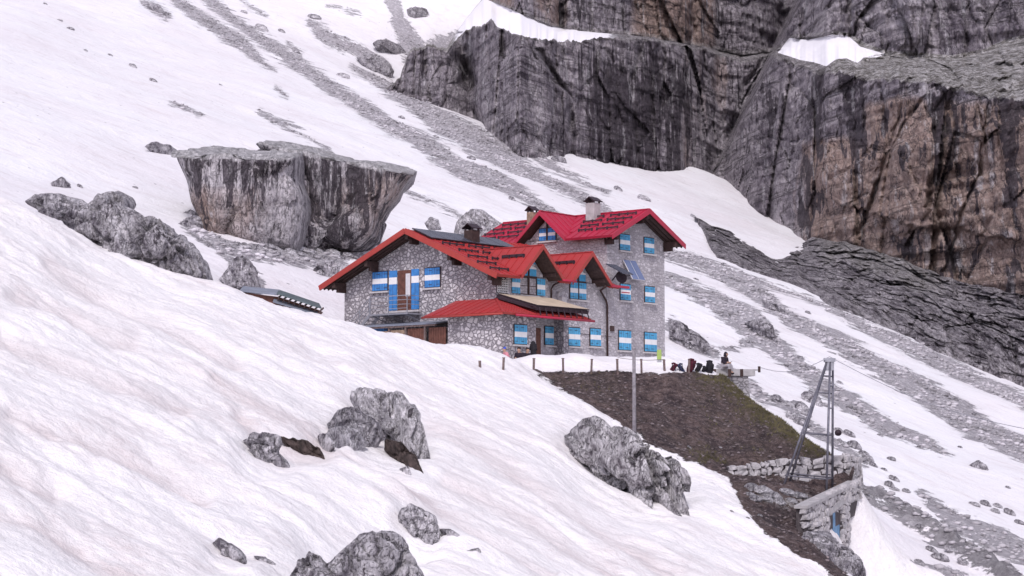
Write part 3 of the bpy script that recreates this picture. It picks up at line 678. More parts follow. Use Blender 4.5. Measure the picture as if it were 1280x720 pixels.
def rock(name, label, pts, Y, depth=None, mat=None, seed=0, rough=1.0, level=5, cat='rock', group=None, top=None, c=None, squash=.62, crack=.5, attrs=None, back=.25, fn=None, h_follow=False, yp=.8):
    P = np.array(pts, float); c = c or tuple((P.min(0) + P.max(0)) / 2)
    shear = 0
    if Y is None or h_follow:
        lo_, hi_ = P[:, 0].min(), P[:, 0].max(); bx = [lo_ + (hi_ - lo_) * t for t in (.2, .8)]; gy = []
        for b_ in bx:
            ys = [p[1] + (q[1] - p[1]) * (b_ - p[0]) / (q[0] - p[0]) for p, q in zip(P, np.roll(P, -1, 0)) if (p[0] - b_) * (q[0] - b_) <= 0 and p[0] != q[0]]
            gy.append(ground_at(b_, max(ys) - 2))
        shear = (gy[1].y - gy[0].y) / max(gy[1].x - gy[0].x, .05); shear = max(-1.6, min(1.6, shear))
        if Y is None: Y = (gy[0].y + gy[1].y) / 2
    w = (P[:, 0].max() - P[:, 0].min()) / F * Y; h = (P[:, 1].max() - P[:, 1].min()) / F * Y
    depth = depth or min(w, h) * .75 + .25 * max(w, h) * .5
    Yc = Y + depth * back
    v, f = ICO[level]; th = np.arctan2(v[:, 2], v[:, 0]); rr = np.hypot(v[:, 0], v[:, 2])
    rad = polar(pts, c, th) / F * Yc * (1 if top else .965)
    rho = np.clip(rr, 1e-6, 1) ** squash
    x = np.cos(th) * rad * rho; z = np.sin(th) * rad * rho; y = np.sign(v[:, 1]) * np.abs(v[:, 1]) ** yp * depth / 2
    if fn: x, y, z = fn(x, y, z)
    S = (w * h) ** .5; k = 1 / S
    b1, e1 = blocks(x * k * 1.5, y * k * 1.5, z * k * 1.5, seed, .9); b2, e2 = blocks(x * k * 3.4 + z * k, y * k * 3.4, z * k * 3.0, seed + 1, .9); b3, e3 = blocks(x * k * 8, y * k * 8, z * k * 6, seed + 2, .9)
    q = b1 * .19 * S + b2 * .085 * S + b3 * .018 * S - (np.exp(-(e1 / .05) ** 2) * .035 + np.exp(-(e2 / .07) ** 2) * .022 + np.exp(-(e3 / .09) ** 2) * .010) * S * (.5 + crack)
    q += ridge(x * k * 6, y * k * 6, z * k * 4, 4, seed + 7, .65) * .008 * S
    cr = np.abs(gn(x * k * 1.7 + z * k * .6, y * k * 1.7, z * k * 1.3, seed + 11)); q -= np.exp(-(cr / .05) ** 2) * .06 * S * crack
    cr = np.abs(gn(x * k * 4 + z * k * 2, y * k * 4, z * k * 2, seed + 13)); q -= np.exp(-(cr / .06) ** 2) * .022 * S * crack
    q *= rough * .75; q -= q.mean()
    nrm = np.stack([x / max(w, .01), y / depth, z / max(h, .01)], 1); nrm /= np.linalg.norm(nrm, axis=1)[:, None] + 1e-9
    edge = 1 - rr ** 6 * .78
    x, y, z = x + nrm[:, 0] * q * edge, y + nrm[:, 1] * q, z + nrm[:, 2] * q * edge
    if top:
        zt = top[0] + (y) * top[1] + x * top[2] + np.round(gn(x * .35, y * .5, 0, seed + 5) * 3) * .14 - .10 * np.abs(gn(x * 1.6, y * 1.6, 0, seed + 6)); over = z > zt; z = np.where(over, zt + (z - zt) * .04 + gn(x * .8, y * .8, 0, seed) * .08, z)
    y = y + shear * x
    if not top: z = np.where(z < 0, z * 1.2, z)
    me = bpy.data.meshes.new(name); me.from_pydata(np.stack([x, y, z], 1).tolist(), [], f); me.update()
    me.polygons.foreach_set('use_smooth', [level > 5] * len(f))
    if attrs:
        for kk, a in attrs(x, y, z).items():
            at = me.attributes.new(kk, 'FLOAT', 'POINT'); at.data.foreach_set('value', np.asarray(a, np.float32))
    o = link(name, me, mat or MR_GREY, None, W(c[0], c[1], Yc)); tag(o, label, cat, group); return o

# the split boulder
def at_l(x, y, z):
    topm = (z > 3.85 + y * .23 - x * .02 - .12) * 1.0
    return dict(pale=topm * .9, dark=np.clip(sstep(-1.5, 2.2, z) * .42 + .20 - sstep(0, 3.5, x) * .16, 0, 1) * (1 - topm), tan=np.clip(.55 - sstep(-.5, 2.5, z) * .5 - sstep(-1, 3, x) * .3, 0, 1) * (1 - topm), snow=z * 0)  # dark tone eased toward the crack, for contrast with the other half
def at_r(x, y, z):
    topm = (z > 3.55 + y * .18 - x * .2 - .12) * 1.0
    return dict(pale=topm * .9, dark=np.clip(.56 + .3 * (1 - sstep(-4.5, -2.2, x)) - sstep(3, 6, x) * .4 + sstep(0, 2, z) * .08, 0, 1) * (1 - topm), tan=np.clip(.35 + sstep(1, 4, x) * .2 - sstep(0, 3, z) * .3, 0, 1), snow=z * 0)  # left end darkened in the colour, so the split reads as a shaded crack
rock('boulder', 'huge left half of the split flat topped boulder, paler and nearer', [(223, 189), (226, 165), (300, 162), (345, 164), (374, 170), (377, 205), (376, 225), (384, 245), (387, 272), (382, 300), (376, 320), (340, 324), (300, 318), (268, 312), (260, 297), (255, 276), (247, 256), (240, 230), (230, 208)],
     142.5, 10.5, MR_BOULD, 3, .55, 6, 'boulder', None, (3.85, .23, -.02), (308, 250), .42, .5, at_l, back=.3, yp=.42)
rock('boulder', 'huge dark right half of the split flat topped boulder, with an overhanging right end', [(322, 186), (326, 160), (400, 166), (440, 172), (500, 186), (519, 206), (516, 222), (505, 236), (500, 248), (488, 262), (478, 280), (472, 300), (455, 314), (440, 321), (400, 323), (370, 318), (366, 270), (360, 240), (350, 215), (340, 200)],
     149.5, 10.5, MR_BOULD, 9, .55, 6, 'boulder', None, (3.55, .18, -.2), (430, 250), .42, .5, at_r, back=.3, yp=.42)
rock('rock', 'long flat grey slab lying left of the jagged outcrop on the snow crest', [(28, 253), (50, 245), (75, 243), (105, 249), (118, 258), (110, 280), (80, 276), (45, 262)], 96, 3.2, MR_GREY, 21, 1.1)
rock('rock', 'tall cracked grey outcrop with a pointed top on the snow crest at left', [(93, 290), (99, 268), (116, 252), (121, 243), (140, 239), (155, 249), (158, 262), (176, 276), (190, 300), (180, 335), (130, 318), (103, 303)], 91, 3.8, MR_GREY, 25, 1.5, 6, crack=1.3)
rock('rock', 'broad cracked grey rock running down to the right of the pointed outcrop', [(148, 262), (172, 270), (190, 281), (205, 279), (222, 294), (238, 302), (250, 320), (261, 343), (254, 364), (235, 366), (200, 356), (170, 342), (152, 325), (150, 290)], 90, 4.2, MR_GREY, 29, 1.5, 6, crack=1.4)
rock('rock', 'largest pale fluted rock of the cluster in the middle of the snowfield', [(433, 500), (436, 488), (450, 484), (470, 485), (490, 489), (505, 495), (512, 505), (525, 518), (531, 540), (538, 560), (530, 572), (500, 570), (478, 556), (455, 535), (440, 512)], None, 2.2, MR_PALE, 33, 1.6, 6, crack=1.3)
rock('rock', 'rounded dark grey rock leaning on the pale fluted rock', [(412, 530), (425, 514), (440, 510), (456, 518), (472, 530), (477, 546), (470, 560), (455, 564), (430, 556)], None, 1.3, MR_GREY, 37, 1.4)
rock('rock', 'small rounded grey rock at the lower left of the fluted rock cluster', [(408, 547), (415, 535), (435, 531), (450, 540), (456, 555), (442, 566), (415, 562)], None, .9, MR_PALE, 39, 1.4)
rock('rock', 'dark wet brown rock showing under the snow lip below the fluted rock', [(476, 548), (500, 550), (517, 565), (533, 588), (520, 590), (495, 576), (474, 562)], None, .6, MR_BROWN, 41, 2.4)
rock('rock', 'jagged grey rock alone in a melt hollow left of the fluted rock', [(300, 549), (315, 544), (335, 542), (352, 545), (353, 556), (347, 564), (360, 574), (368, 586), (342, 584), (320, 573), (308, 562)], None, .9, MR_GREY, 43, 1.7, crack=1.2)
rock('rock', 'thin dark brown rock edge between the jagged rock and the small rounded rock', [(352, 550), (382, 549), (400, 560), (408, 577), (388, 572), (365, 562)], None, .4, MR_BROWN, 45, 2.4)
rock('rock', 'little grey stone just left of the small rounded rock, beside the brown edge', [(394, 545), (408, 541), (421, 558), (416, 568), (402, 562)], None, .5, MR_GREY, 46, 1.3, 4)
rock('rock', 'tiny grey stone on snow below the dark brown rock', [(498, 586), (511, 582), (517, 597), (505, 595)], None, .3, MR_PALE, 47, 1, 4)
rock('rock', 'long slanting white and black fissured rock on the snow below the soil bank', [(716, 552), (720, 540), (732, 531), (748, 528), (762, 536), (790, 549), (820, 569), (843, 592), (847, 608), (858, 642), (846, 642), (815, 628), (785, 613), (750, 598), (724, 574)], None, 3.0, rock_mat('fissured_limestone', vs=14, s=2.2, base=((.12, .10, .12), (.82, .79, .82)), bumpd=.3, crackc=.95, bright=.6), 51, 1.7, 6, crack=2.2)
rock('rock', 'small grey stone touching the upper left end of the fissured rock', [(704, 545), (712, 541), (722, 548), (718, 556), (710, 553)], None, .5, MR_GREY, 53, 1.2, 4)
rock('rock', 'large pitted grey rock cut by the bottom edge of the picture', [(385, 712), (408, 703), (425, 689), (450, 669), (470, 662), (490, 664), (505, 671), (513, 690), (521, 705), (532, 720), (525, 770), (450, 790), (395, 770)], 43, 1.7, MR_GREY, 55, 2.0, 6, crack=1.2, c=(455, 722))
rock('rock', 'small jagged rock at the left foot of the pitted rock, bottom edge', [(364, 722), (375, 699), (388, 690), (400, 694), (409, 707), (402, 735), (372, 740)], 43, .6, MR_GREY, 57, 1.8, 5, crack=1.2)
rock('rock', 'knobbly grey rock on the snow right of the pitted rock', [(494, 646), (500, 635), (514, 631), (530, 638), (545, 645), (552, 660), (549, 681), (535, 681), (515, 670), (499, 658)], None, .8, MR_PALE, 59, 1.7)
rock('rock', 'small flat stone just right of the knobbly grey rock', [(549, 662), (563, 661), (577, 669), (568, 675), (552, 673)], None, .35, MR_GREY, 60, 1.2, 4)
rock('rock', 'smallest flat stone, lower right of the knobbly grey rock', [(582, 688), (598, 685), (606, 694), (592, 693)], None, .3, MR_GREY, 61, 1.2, 4)
rock('rock', 'low speckled grey rock half in snow near the bottom left', [(261, 679), (272, 672), (288, 680), (305, 693), (318, 708), (300, 706), (280, 696), (267, 688)], None, .6, MR_GREY, 63, 1.5)
rock('rock', 'sliver of grey rock between the speckled rock and the pitted rock', [(316, 695), (330, 696), (346, 704), (340, 709), (325, 704)], None, .3, MR_GREY, 64, 1.3, 4)
rock('rock', 'rugged grey rock below the blue door at the snow edge', [(998, 676), (1008, 664), (1038, 671), (1062, 684), (1078, 702), (1084, 726), (1060, 735), (1030, 720), (1008, 700)], 80, 2.2, MR_GREY, 67, 1.6, 5, crack=1.4)
rock('rock', 'pointed grey rock above the low wooden shed', [(272, 350), (284, 341), (294, 325), (305, 320), (316, 334), (322, 345), (330, 362), (300, 366), (285, 358)], 120, 2.4, MR_GREY, 69, 1.4)
rock('rock', 'pale rock behind the left eave of the hut', [(386, 344), (398, 332), (420, 326), (440, 332), (436, 350), (405, 352)], 138, 2.2, MR_PALE, 71, 1.3)
rock('rock', 'big pale pointed rock showing above the low roof beside its chimney', [(560, 305), (572, 276), (588, 261), (604, 261), (622, 276), (642, 290), (645, 320), (570, 320)], 150, 3.5, MR_PALE, 73, 1.2)
rock('rock', 'small pale rock on snow left of the roof chimney', [(530, 279), (538, 271), (548, 274), (553, 287), (536, 286)], 165, 1, MR_PALE, 75, 1.2, 4)
rock('rock', 'grey rock alone on snow just above the split boulder at left', [(186, 188), (194, 181), (212, 180), (222, 188), (216, 195), (196, 195)], None, 1.6, MR_GREY, 77, 1.2, 4)
rock('rock', 'small pointed rock on snow above the flat slab at far left', [(67, 231), (77, 220), (86, 231), (84, 237), (70, 236)], None, .9, MR_GREY, 79, 1.2, 4)
rock('rock', 'long rounded outcrop below the scree left of the cliff', [(445, 73), (462, 67), (484, 75), (494, 87), (490, 98), (472, 97), (452, 83)], None, 4.5, MR_GREY, 81, 1.2)
rock('rock', 'round grey rock on snow at the top left of the cliffs', [(508, 14), (519, 7), (533, 12), (539, 21), (520, 26), (510, 21)], None, 3, MR_GREY, 83, 1.1, 4)
rock('rock', 'dark ledge rock between scree strips left of the cliff', [(467, 60), (480, 52), (500, 54), (509, 62), (500, 70), (476, 69)], None, 4, MR_GREY, 85, 1.3)
rock('rock', 'flat brownish rock at the foot of the middle cliff', [(687, 199), (695, 194), (707, 197), (711, 206), (696, 206)], None, 2, MR_GREY, 87, 1.1, 4)
rock('rock', 'flat grey rock near the top left corner of the slope', [(178, 6), (188, 2), (202, 9), (213, 22), (198, 21), (186, 13)], None, 3, MR_GREY, 89, 1.1, 4)
rock('rock', 'dark block beside the left foot of the split boulder', [(222, 281), (233, 272), (250, 270), (258, 281), (254, 296), (232, 294)], 141, 2, MR_GREY, 91, 1.3)
rock('rock', 'low dark stone behind the block at the left foot of the split boulder', [(228, 266), (240, 262), (250, 268), (246, 276), (232, 274)], 147, 1.5, MR_GREY, 93, 1.2, 4)
rock('rock', 'brown grey rock on the lower right snow strip, far right', [(1211, 581), (1221, 575), (1232, 580), (1238, 589), (1222, 591)], None, 1, MR_GREY, 95, 1.2, 4)
rock('rock', 'dark outcrop in the scree right of the tower, above the terrace', [(934, 402), (950, 398), (963, 408), (968, 425), (955, 430), (940, 416)], None, 2.2, MR_GREY, 97, 1.3)
rock('rock', 'broken outcrop just right of the tower wall', [(836, 398), (850, 402), (866, 414), (886, 430), (878, 442), (850, 436), (836, 420)], None, 2.5, MR_GREY, 99, 1.6, 5, crack=1.4)
rock('rock', 'slanting dark ledge in the scree strip under the rock terraces', [(950, 372), (968, 380), (990, 396), (975, 396), (958, 388)], None, 1.8, MR_GREY, 101, 1.4, 4)

# small stones: four shapes, then copies
protos = []
for k in range(4):
    v, f = ICO[3]; q = 1 + ridge(v[:, 0] * 1.1, v[:, 1] * 1.1, v[:, 2] * 1.1, 3, 130 + k * 9) * .22
    vv = v * q[:, None] * np.array([1.25, .95, .72]); me = bpy.data.meshes.new('stone'); me.from_pydata((vv * .5).tolist(), [], f); me.materials.append([MR_GREY, MR_PALE][k % 2]); protos.append(me)
def stones(spots, label, group):
    first = None
    for i, (px, py, wpx) in enumerate(spots):
        p = ground_at(px, py, 106 if py < 560 or px > 1065 else None)
        if first is None:
            first = bpy.data.objects.new('stone', protos[0]); o = first
        else: o = first.copy(); o.data = protos[i % 4]
        COL.objects.link(o); s = wpx / F * p.y
        o.location = (p.x, p.y, p.z + s * .12); o.scale = (s, s * random.uniform(.8, 1.1), s * random.uniform(.7, 1.15))
        o.rotation_euler = (random.uniform(-.3, .3), R(25) + random.uniform(-.3, .3), random.uniform(-.5, .5)); tag(o, label, 'stone', group)
stones([(268, 252, 10)] * 0 + [(88, 37, 7), (75, 26, 5), (57, 6, 5), (327, 37, 12), (393, 23, 12), (429, 97, 12), (370, 66, 7), (305, 16, 6), (352, 40, 7), (166, 84, 8), (192, 102, 8), (276, 107, 4), (138, 70, 5), (107, 64, 4), (100, 234, 6), (169, 235, 5), (350, 68, 5)],
       'small grey stone on the high snow at the upper left', 'stones on the upper left snow')
stones([(589, 199, 8), (735, 232, 7), (773, 238, 9), (805, 250, 12), (755, 240, 6), (690, 262, 6), (640, 250, 7), (610, 215, 7), (545, 172, 6), (660, 222, 6), (502, 148, 6), (867, 272, 7), (888, 305, 7), (812, 302, 7)],
       'small grey stone on the slope between the split boulder and the cliff foot', 'stones above the hut roofs')
stones([(972, 502, 14), (985, 508, 12), (998, 511, 18), (992, 524, 15), (1003, 530, 16), (1008, 520, 12), (1015, 503, 20), (1030, 508, 10), (1068, 560, 14), (1050, 555, 10), (1080, 568, 10), (1085, 575, 12), (1092, 583, 9), (1048, 540, 9), (1062, 545, 12)],
       'grey block in the cluster on snow behind the steel pylon', 'blocks behind the pylon')
stones([(1112, 608, 10), (1118, 613, 9), (1118, 601, 11), (1133, 615, 8), (1114, 575, 8), (1181, 655, 9), (1105, 588, 6), (1218, 632, 10), (1232, 632, 11), (1247, 634, 9), (1262, 643, 12), (1244, 641, 9), (1275, 655, 10), (1229, 670, 5), (1200, 560, 5), (1260, 610, 5), (1150, 660, 8), (1190, 690, 14), (1175, 700, 16), (1205, 706, 14), (1165, 690, 12), (1150, 705, 10)],
       'grey stone on the lower right snow and rubble', 'stones at the lower right')
stones([(230 + 9 * i + random.uniform(-4, 4), 300 + 24 * (i / 26) ** .6 + random.uniform(-5, 7) + max(0, 12 - i) * -.5, random.uniform(6, 14)) for i in range(26)],
       'pale stone in the rubble along the foot of the split boulder', 'rubble under the boulder')
stones([(940, 612, 14), (955, 617, 16), (968, 622, 14), (985, 618, 16), (1000, 622, 14), (975, 630, 12), (945, 625, 12), (990, 628, 10), (1012, 626, 10), (960, 626, 10), (938, 620, 10)],
       'pale stone set in the bare earth in front of the pylon', 'stones in the earth by the pylon')
stones([(700 + random.uniform(0, 220), 485 + random.uniform(0, 75), random.uniform(2, 5)) for i in range(26)] if False else [(720, 490, 4), (763, 512, 4), (800, 500, 3), (841, 538, 4), (862, 560, 5), (900, 560, 4), (954, 558, 5), (880, 520, 3), (912, 530, 4), (740, 500, 4), (830, 520, 3), (688, 476, 6), (697, 480, 5), (915, 640, 4), (950, 645, 5), (935, 648, 4)],
       'little pale stone lying on the dark soil bank below the terrace', 'stones on the soil bank')
stones([(905, 332, 6), (960, 372, 5), (1010, 392, 6), (1060, 440, 6), (1120, 470, 5), (1170, 493, 7), (1220, 520, 8), (905, 375, 5), (1000, 448, 6), (1050, 480, 7), (1195, 500, 5), (1140, 440, 6), (870, 350, 5), (1100, 545, 6), (1150, 560, 6), (1240, 555, 7), (925, 392, 6)],
       'small stone in the scree strips below the rock terraces', 'stones in the right hand scree')
# ================================================================== building materials
def stone_wall_mat(name, scale, light, dark, mortar, rnd=1.0, edge=(.03, .10), squash=1.25):
    n = NT(name); m = n.mp((1, 1, squash))
    w = n.n.new('ShaderNodeTexNoise'); n.L(m, w.inputs['Vector']); w.inputs['Scale'].default_value = 2.2
    add = n.n.new('ShaderNodeMix'); add.data_type = 'RGBA'; add.blend_type = 'ADD'; add.inputs[0].default_value = .34
    n.L(m, add.inputs[6]); n.L(w.outputs['Color'], add.inputs[7]); mm = add.outputs[2]
    e = n.vor(mm, scale, 'DISTANCE_TO_EDGE', rnd); cell = n.vor(mm, scale, 'F1', rnd, 'Color')
    bw = n.n.new('ShaderNodeSeparateColor'); n.L(cell, bw.inputs[0])
    c1 = n.ramp(bw.outputs[0], [(0., dark), (.7, tuple(a * .6 + b * .4 for a, b in zip(dark, light))), (1., light)])
    fine = n.noise(n.mp(), 9, 5, .7); c1 = n.mix(.35, c1, n.ramp(fine, [(.3, dark), (.7, light)]))
    mor = n.ramp(e, [(edge[0], 1.), (edge[1], 0.)])
    col = n.mix(n.math('MULTIPLY', mor, .85), c1, mortar)
    stain = n.noise(n.mp((.6, .6, .12)), 1, 5, .65); col = n.mix(n.ramp(stain, [(.45, 0.), (.75, .35)]), col, (.10, .085, .10))
    return n.done(col, n.bump(n.math('ADD', n.ramp(e, [(0., 0.), (.14, 1.)]), n.math('MULTIPLY', fine, .4)), .8, .06), .85)
M_STONE = stone_wall_mat('rubble_masonry', 3.3, (.76, .72, .74), (.30, .275, .30), (.23, .21, .23), edge=(.07, .17))
M_TOWER = stone_wall_mat('tower_masonry', 3.4, (.72, .68, .72), (.36, .335, .36), (.40, .375, .40), edge=(.03, .10), squash=1.5, rnd=.85)
M_ASHLAR = stone_wall_mat('grey_block_masonry', 2.6, (.50, .48, .50), (.30, .28, .30), (.17, .16, .17), edge=(.02, .07), squash=1.6)
def sheet(name, c, seed):
    n = NT(name); a = n.noise(n.mp((.35, .35, .35), loc=(seed, 0, 0)), 1, 5, .6); b = n.noise(n.mp((2.5, .35, 2.5), loc=(0, seed, 0)), 1, 5, .7); g = n.noise(n.mp(), 7, 5, .8)
    col = n.mix(n.ramp(a, [(.35, 0.), (.7, .6)]), c, tuple(x * .62 + .035 for x in c))
    col = n.mix(n.ramp(b, [(.55, 0.), (.75, .45)]), col, tuple(x * .45 for x in c)); col = n.mix(n.ramp(g, [(.6, 0.), (.75, .25)]), col, (.55, .35, .35))
    return n.done(col, n.bump(a, .3, .05), n.ramp(g, [(.3, .38), (.7, .62)]))
M_RED = sheet('red_sheet_metal', (.41, .036, .038), 1)
M_RED2 = sheet('crimson_sheet_metal', (.45, .020, .058), 5)
M_FASC = plain('orange_red_fascia', (.36, .050, .042), .45, .08, 2)
M_WOOD = plain('dark_brown_timber', (.060, .036, .034), .75, .3, 4)
M_SOFF = plain('soffit_boards', (.085, .055, .05), .8, .25, 5)
M_DOORW = plain('red_brown_door_wood', (.14, .06, .045), .6, .25, 4)
M_PLANK = plain('weathered_plank', (.30, .215, .16), .8, .25, 5)
M_BLUE = plain('blue_shutter_paint', (.055, .22, .54), .5, .2, 2.5)
M_CYAN = plain('sky_blue_shutter_paint', (.085, .365, .62), .5, .2, 2.5)
M_WHITE = plain('white_paint', (.78, .77, .78), .55, .04, 5)
M_SILL = plain('pale_stone_sill', (.52, .49, .50), .7, .1, 5)
M_CONC = plain('concrete', (.42, .40, .41), .8, .15, 2.5, bump=.3)
M_GALV = plain('galvanised_steel', (.36, .36, .40), .45, .12, 6, .5)
M_GUARD = plain('dark_snow_guard', (.045, .03, .04), .5, .2, 6)
M_GREYR = plain('grey_roof_sheet', (.23, .25, .31), .45, .15, 1.5)
M_BLACK = plain('black_cloth', (.022, .020, .026), .85, .3, 6)
M_GLASS = plain('window_glass', (.06, .06, .075), .08, .2, 1.0)
M_CURT = plain('white_curtain', (.62, .60, .62), .8, .08, 5)
M_BEIGE = plain('beige_collector', (.58, .47, .36), .6, .12, 1.6)
M_GREEN = plain('yellow_green_cloth', (.33, .44, .13), .8, .1, 6)
M_POST = plain('weathered_post_wood', (.17, .125, .12), .85, .25, 6)
def pv_mat():
    n = NT('solar_cells'); br = n.n.new('ShaderNodeTexBrick'); n.L(n.mp(), br.inputs['Vector']); br.offset = 0
    br.inputs['Color1'].default_value = (.045, .05, .075, 1); br.inputs['Color2'].default_value = (.06, .065, .095, 1); br.inputs['Mortar'].default_value = (.16, .17, .2, 1)
    br.inputs['Scale'].default_value = 3; br.inputs['Mortar Size'].default_value = .02; br.inputs['Brick Width'].default_value = .5; br.inputs['Row Height'].default_value = .5
    return n.done(br.outputs[0], None, .25)
M_PV = pv_mat()
M_PVB = plain('blue_solar_cells', (.16, .20, .34), .25, .1, 1)

ZB = 4.5; OFF = (0, 0, -ZB)
N0 = W(620, 445, 111)
TH = R(50.6)
hut = empty('mountain_hut', (N0.x, N0.y, ZB), TH)
tag(hut, 'large stone mountain hut with red metal roofs and blue and white shutters', 'hut')
def part(name, mb, mats, parent=None, **k): return mb.build(name, mats, parent or hut, **k)

# ---- low wing walls (front facade v=0, gable wall u=0)
HALF = 6.47; ZE0 = 9.98; ZA = 12.68
def zroof(v): return ZA + .05 - abs(v - HALF) * (ZA + .05 - 9.5) / (HALF + 1.05)
m = MB(OFF)
# gable wall u=0..0.5
m.prism([(0, 0, 3), (0, 12.94, 3), (0, 12.94, zroof(12.94) - .25), (0, HALF, zroof(HALF) - .25), (0, 0, zroof(0) - .25)], (.5, 0, 0))
part('gable_wall', m, M_STONE)
m = MB(OFF); m.box((.502, .003, 3), (11.36, .5, 9.7)); 
for c, w in ((3.18, 1.55), (8.3, 1.55)):
    m.prism([(c - w, .003, 9.6), (c + w, .003, 9.6), (c + w, .003, 9.75), (c, .003, 11.2), (c - w, .003, 9.75)], (0, .45, 0))
part('front_wall', m, M_TOWER)
m = MB(OFF); m.box((.5, 12.4, 3), (11.36, 12.9, zroof(12.9) - .25)); part('back_wall', m, M_STONE)

# ---- low wing roof
roof = MB(OFF)
T = .17; U0 = -1.2; U1 = 11.36
def strip(u0, u1, v0, v1, lift=0):
    roof.slab([(u0, v0, zroof(v0) + lift), (u1, v0, zroof(v0) + lift), (u1, v1, zroof(v1) + lift), (u0, v1, zroof(v1) + lift)], T, 0, 1, 2)
strip(U0, U1, .35, HALF - .005)
for a, b in ((U0, 1.12), (5.18, 6.22), (10.32, U1)): strip(a, b, -1.05, .345)
strip(U0, U1, HALF + .005, 14.0)
rf = part('roof', roof, [M_RED, M_SOFF, M_FASC])
seam = MB(OFF)
u = U0 + .3
while u < U1:
    lo = .4 if any(a < u < b for a, b in ((1.1, 5.2), (6.2, 10.35))) else -1.0
    seam.bar((u, lo, zroof(lo) + .02), (u, HALF, zroof(HALF) + .02), .035, .05); seam.bar((u, HALF, zroof(HALF) + .02), (u, 14, zroof(14) + .02), .035, .05); u += .62
part('roof_seam', seam, M_RED, rf)
fa = MB(OFF)
fa.bar((U0 - .03, -1.1, zroof(-1.1) - .1), (U0 - .03, HALF, zroof(HALF) - .1), .08, .34); fa.bar((U0 - .03, HALF, zroof(HALF) - .1), (U0 - .03, 14.05, zroof(14.05) - .1), .08, .34)
part('fascia', fa, M_FASC, rf)
for v in (-.35, 2.9, 6.47, 10.0, 12.9):
    m = MB(OFF); m.box((U0 + .12, v - .13, zroof(v) - .62), (.0, v + .13, zroof(v) - .27)); m.box((U0 + .5, v - .11, zroof(v) - .9), (0, v + .11, zroof(v) - .622)); part('purlin', m, M_WOOD, rf)
m = MB(OFF); k = -1.0
while k < 13.8:
    if abs(k - 6.5) > .3: pass
    k += .55
for uu in np.arange(U0 + .25, 0, .38): m.bar((uu, -.95, zroof(-.95) - .24), (uu, HALF, zroof(HALF) - .24), .07, .1); m.bar((uu, HALF, zroof(HALF) - .24), (uu, 13.9, zroof(13.9) - .24), .07, .1)
part('rafters', m, M_WOOD, rf)
def guard(uv0, uv1, zf, parent):
    m = MB(OFF); a = Vector((uv0[0], uv0[1], zf(*uv0) + .13)); b = Vector((uv1[0], uv1[1], zf(*uv1) + .13))
    m.bar(a, b, .06, .09)
    L = (b - a).length; nn = max(2, int(L / .6))
    for i in range(nn + 1): p = a.lerp(b, i / nn); m.box((p.x - .035, p.y - .05, p.z - .14), (p.x + .035, p.y + .05, p.z + .08))
    m.build('snow_guard', M_GUARD, parent)
zl = lambda u, v: zroof(v)
for v, us in ((4.0, ((-.4, 1.6), (2.1, 4.1), (4.6, 6.6), (7.1, 9.1))), (2.9, ((-.1, 1.7), (2.2, 4.1), (4.6, 6.6))), (1.8, ((-.5, 1.3), (1.8, 2.8))), (.7, ((-.9, .8),)), (-.3, ((-.9, .8),))):
    for a, b in us: guard((a, v), (b, v), zl, rf)
# solar strip near the ridge
for i in range(6):
    u0 = -.6 + i * 1.42; m = MB(OFF); q = [(u0, 4.75, zroof(4.75) + .16), (u0 + 1.36, 4.75, zroof(4.75) + .16), (u0 + 1.36, 6.4, zroof(6.4) + .16), (u0, 6.4, zroof(6.4) + .16)]
    m.slab(q, .08, 0, 1, 1); m.build('solar_panel', [M_PV, M_GUARD], rf)

# ---- dormers of the low wing (gables over v=0)
def dormer(c, hw, za, ze, v0, v1, mat):
    f = MB(OFF); zz = lambda d: za - (za - ze) * d / hw
    for s in (-1, 1):
        q = [(c, v0, za), (c + s * hw, v0, ze), (c + s * hw, v1 - hw * .9, ze), (c, v1, za)]
        f.slab(q, .14, 0, 1, 2)
    for s in (-1, 1):
        f.bar((c, v0 - .03, za - .07), (c + s * (hw + .04), v0 - .03, ze - .07), .07, .26, 2, up=(0, 1, 0)) if False else f.prism([(c, v0 - .05, za + .05), (c + s * (hw + .05), v0 - .05, ze + .02), (c + s * (hw + .05), v0 - .05, ze - .26), (c, v0 - .05, za - .26)], (0, .06, 0), 2)
    o = part('dormer_roof', f, [mat, M_SOFF, M_FASC])
    sm = MB(OFF)
    for s in (-1, 1):
        v = v0 + .7
        while v < v1 - .3:
            e = min(hw, max(0, (v1 - v) / .9)); sm.bar((c, v, za + .02), (c + s * e, v, zz(e) + .02), .035, .05); v += .62
    sm.bar((c, v0, za + .03), (c, v1, za + .03), .12, .06); sm.build('roof_seam', mat, o)
    zf = lambda u, v: zz(abs(u - c)) 
    m = MB(OFF); m.bar((c - hw * .38, v0 + .9, zf(c - hw * .38, 0) + .14), (c - hw * .38, v0 + 2.6, zf(c - hw * .38, 0) + .14), .1, .16)
    for t in (0, .57, 1.14, 1.7): m.box((c - hw * .38 - .05, v0 + .9 + t - .05, zf(c - hw * .38, 0) - .05), (c - hw * .38 + .05, v0 + .95 + t, zf(c - hw * .38, 0) + .2))
    m.build('snow_guard', M_GUARD, o)
    r = MB(OFF)
    r.box((c - .09, v0 + .1, za - .52), (c + .09, 0, za - .3)); r.build('purlin', M_WOOD, o)
    for s in (-1, 1): r = MB(OFF); r.box((c + s * hw * .72 - .08, v0 + .15, zz(hw * .72) - .45), (c + s * hw * .72 + .08, 0, zz(hw * .72) - .22)); r.build('purlin', M_WOOD, o)
    return o
dormer(3.18, 2.08, 11.57, 9.6, -1.15, 3.9, M_RED)
dormer(8.3, 2.08, 11.53, 9.56, -1.15, 3.9, M_RED)

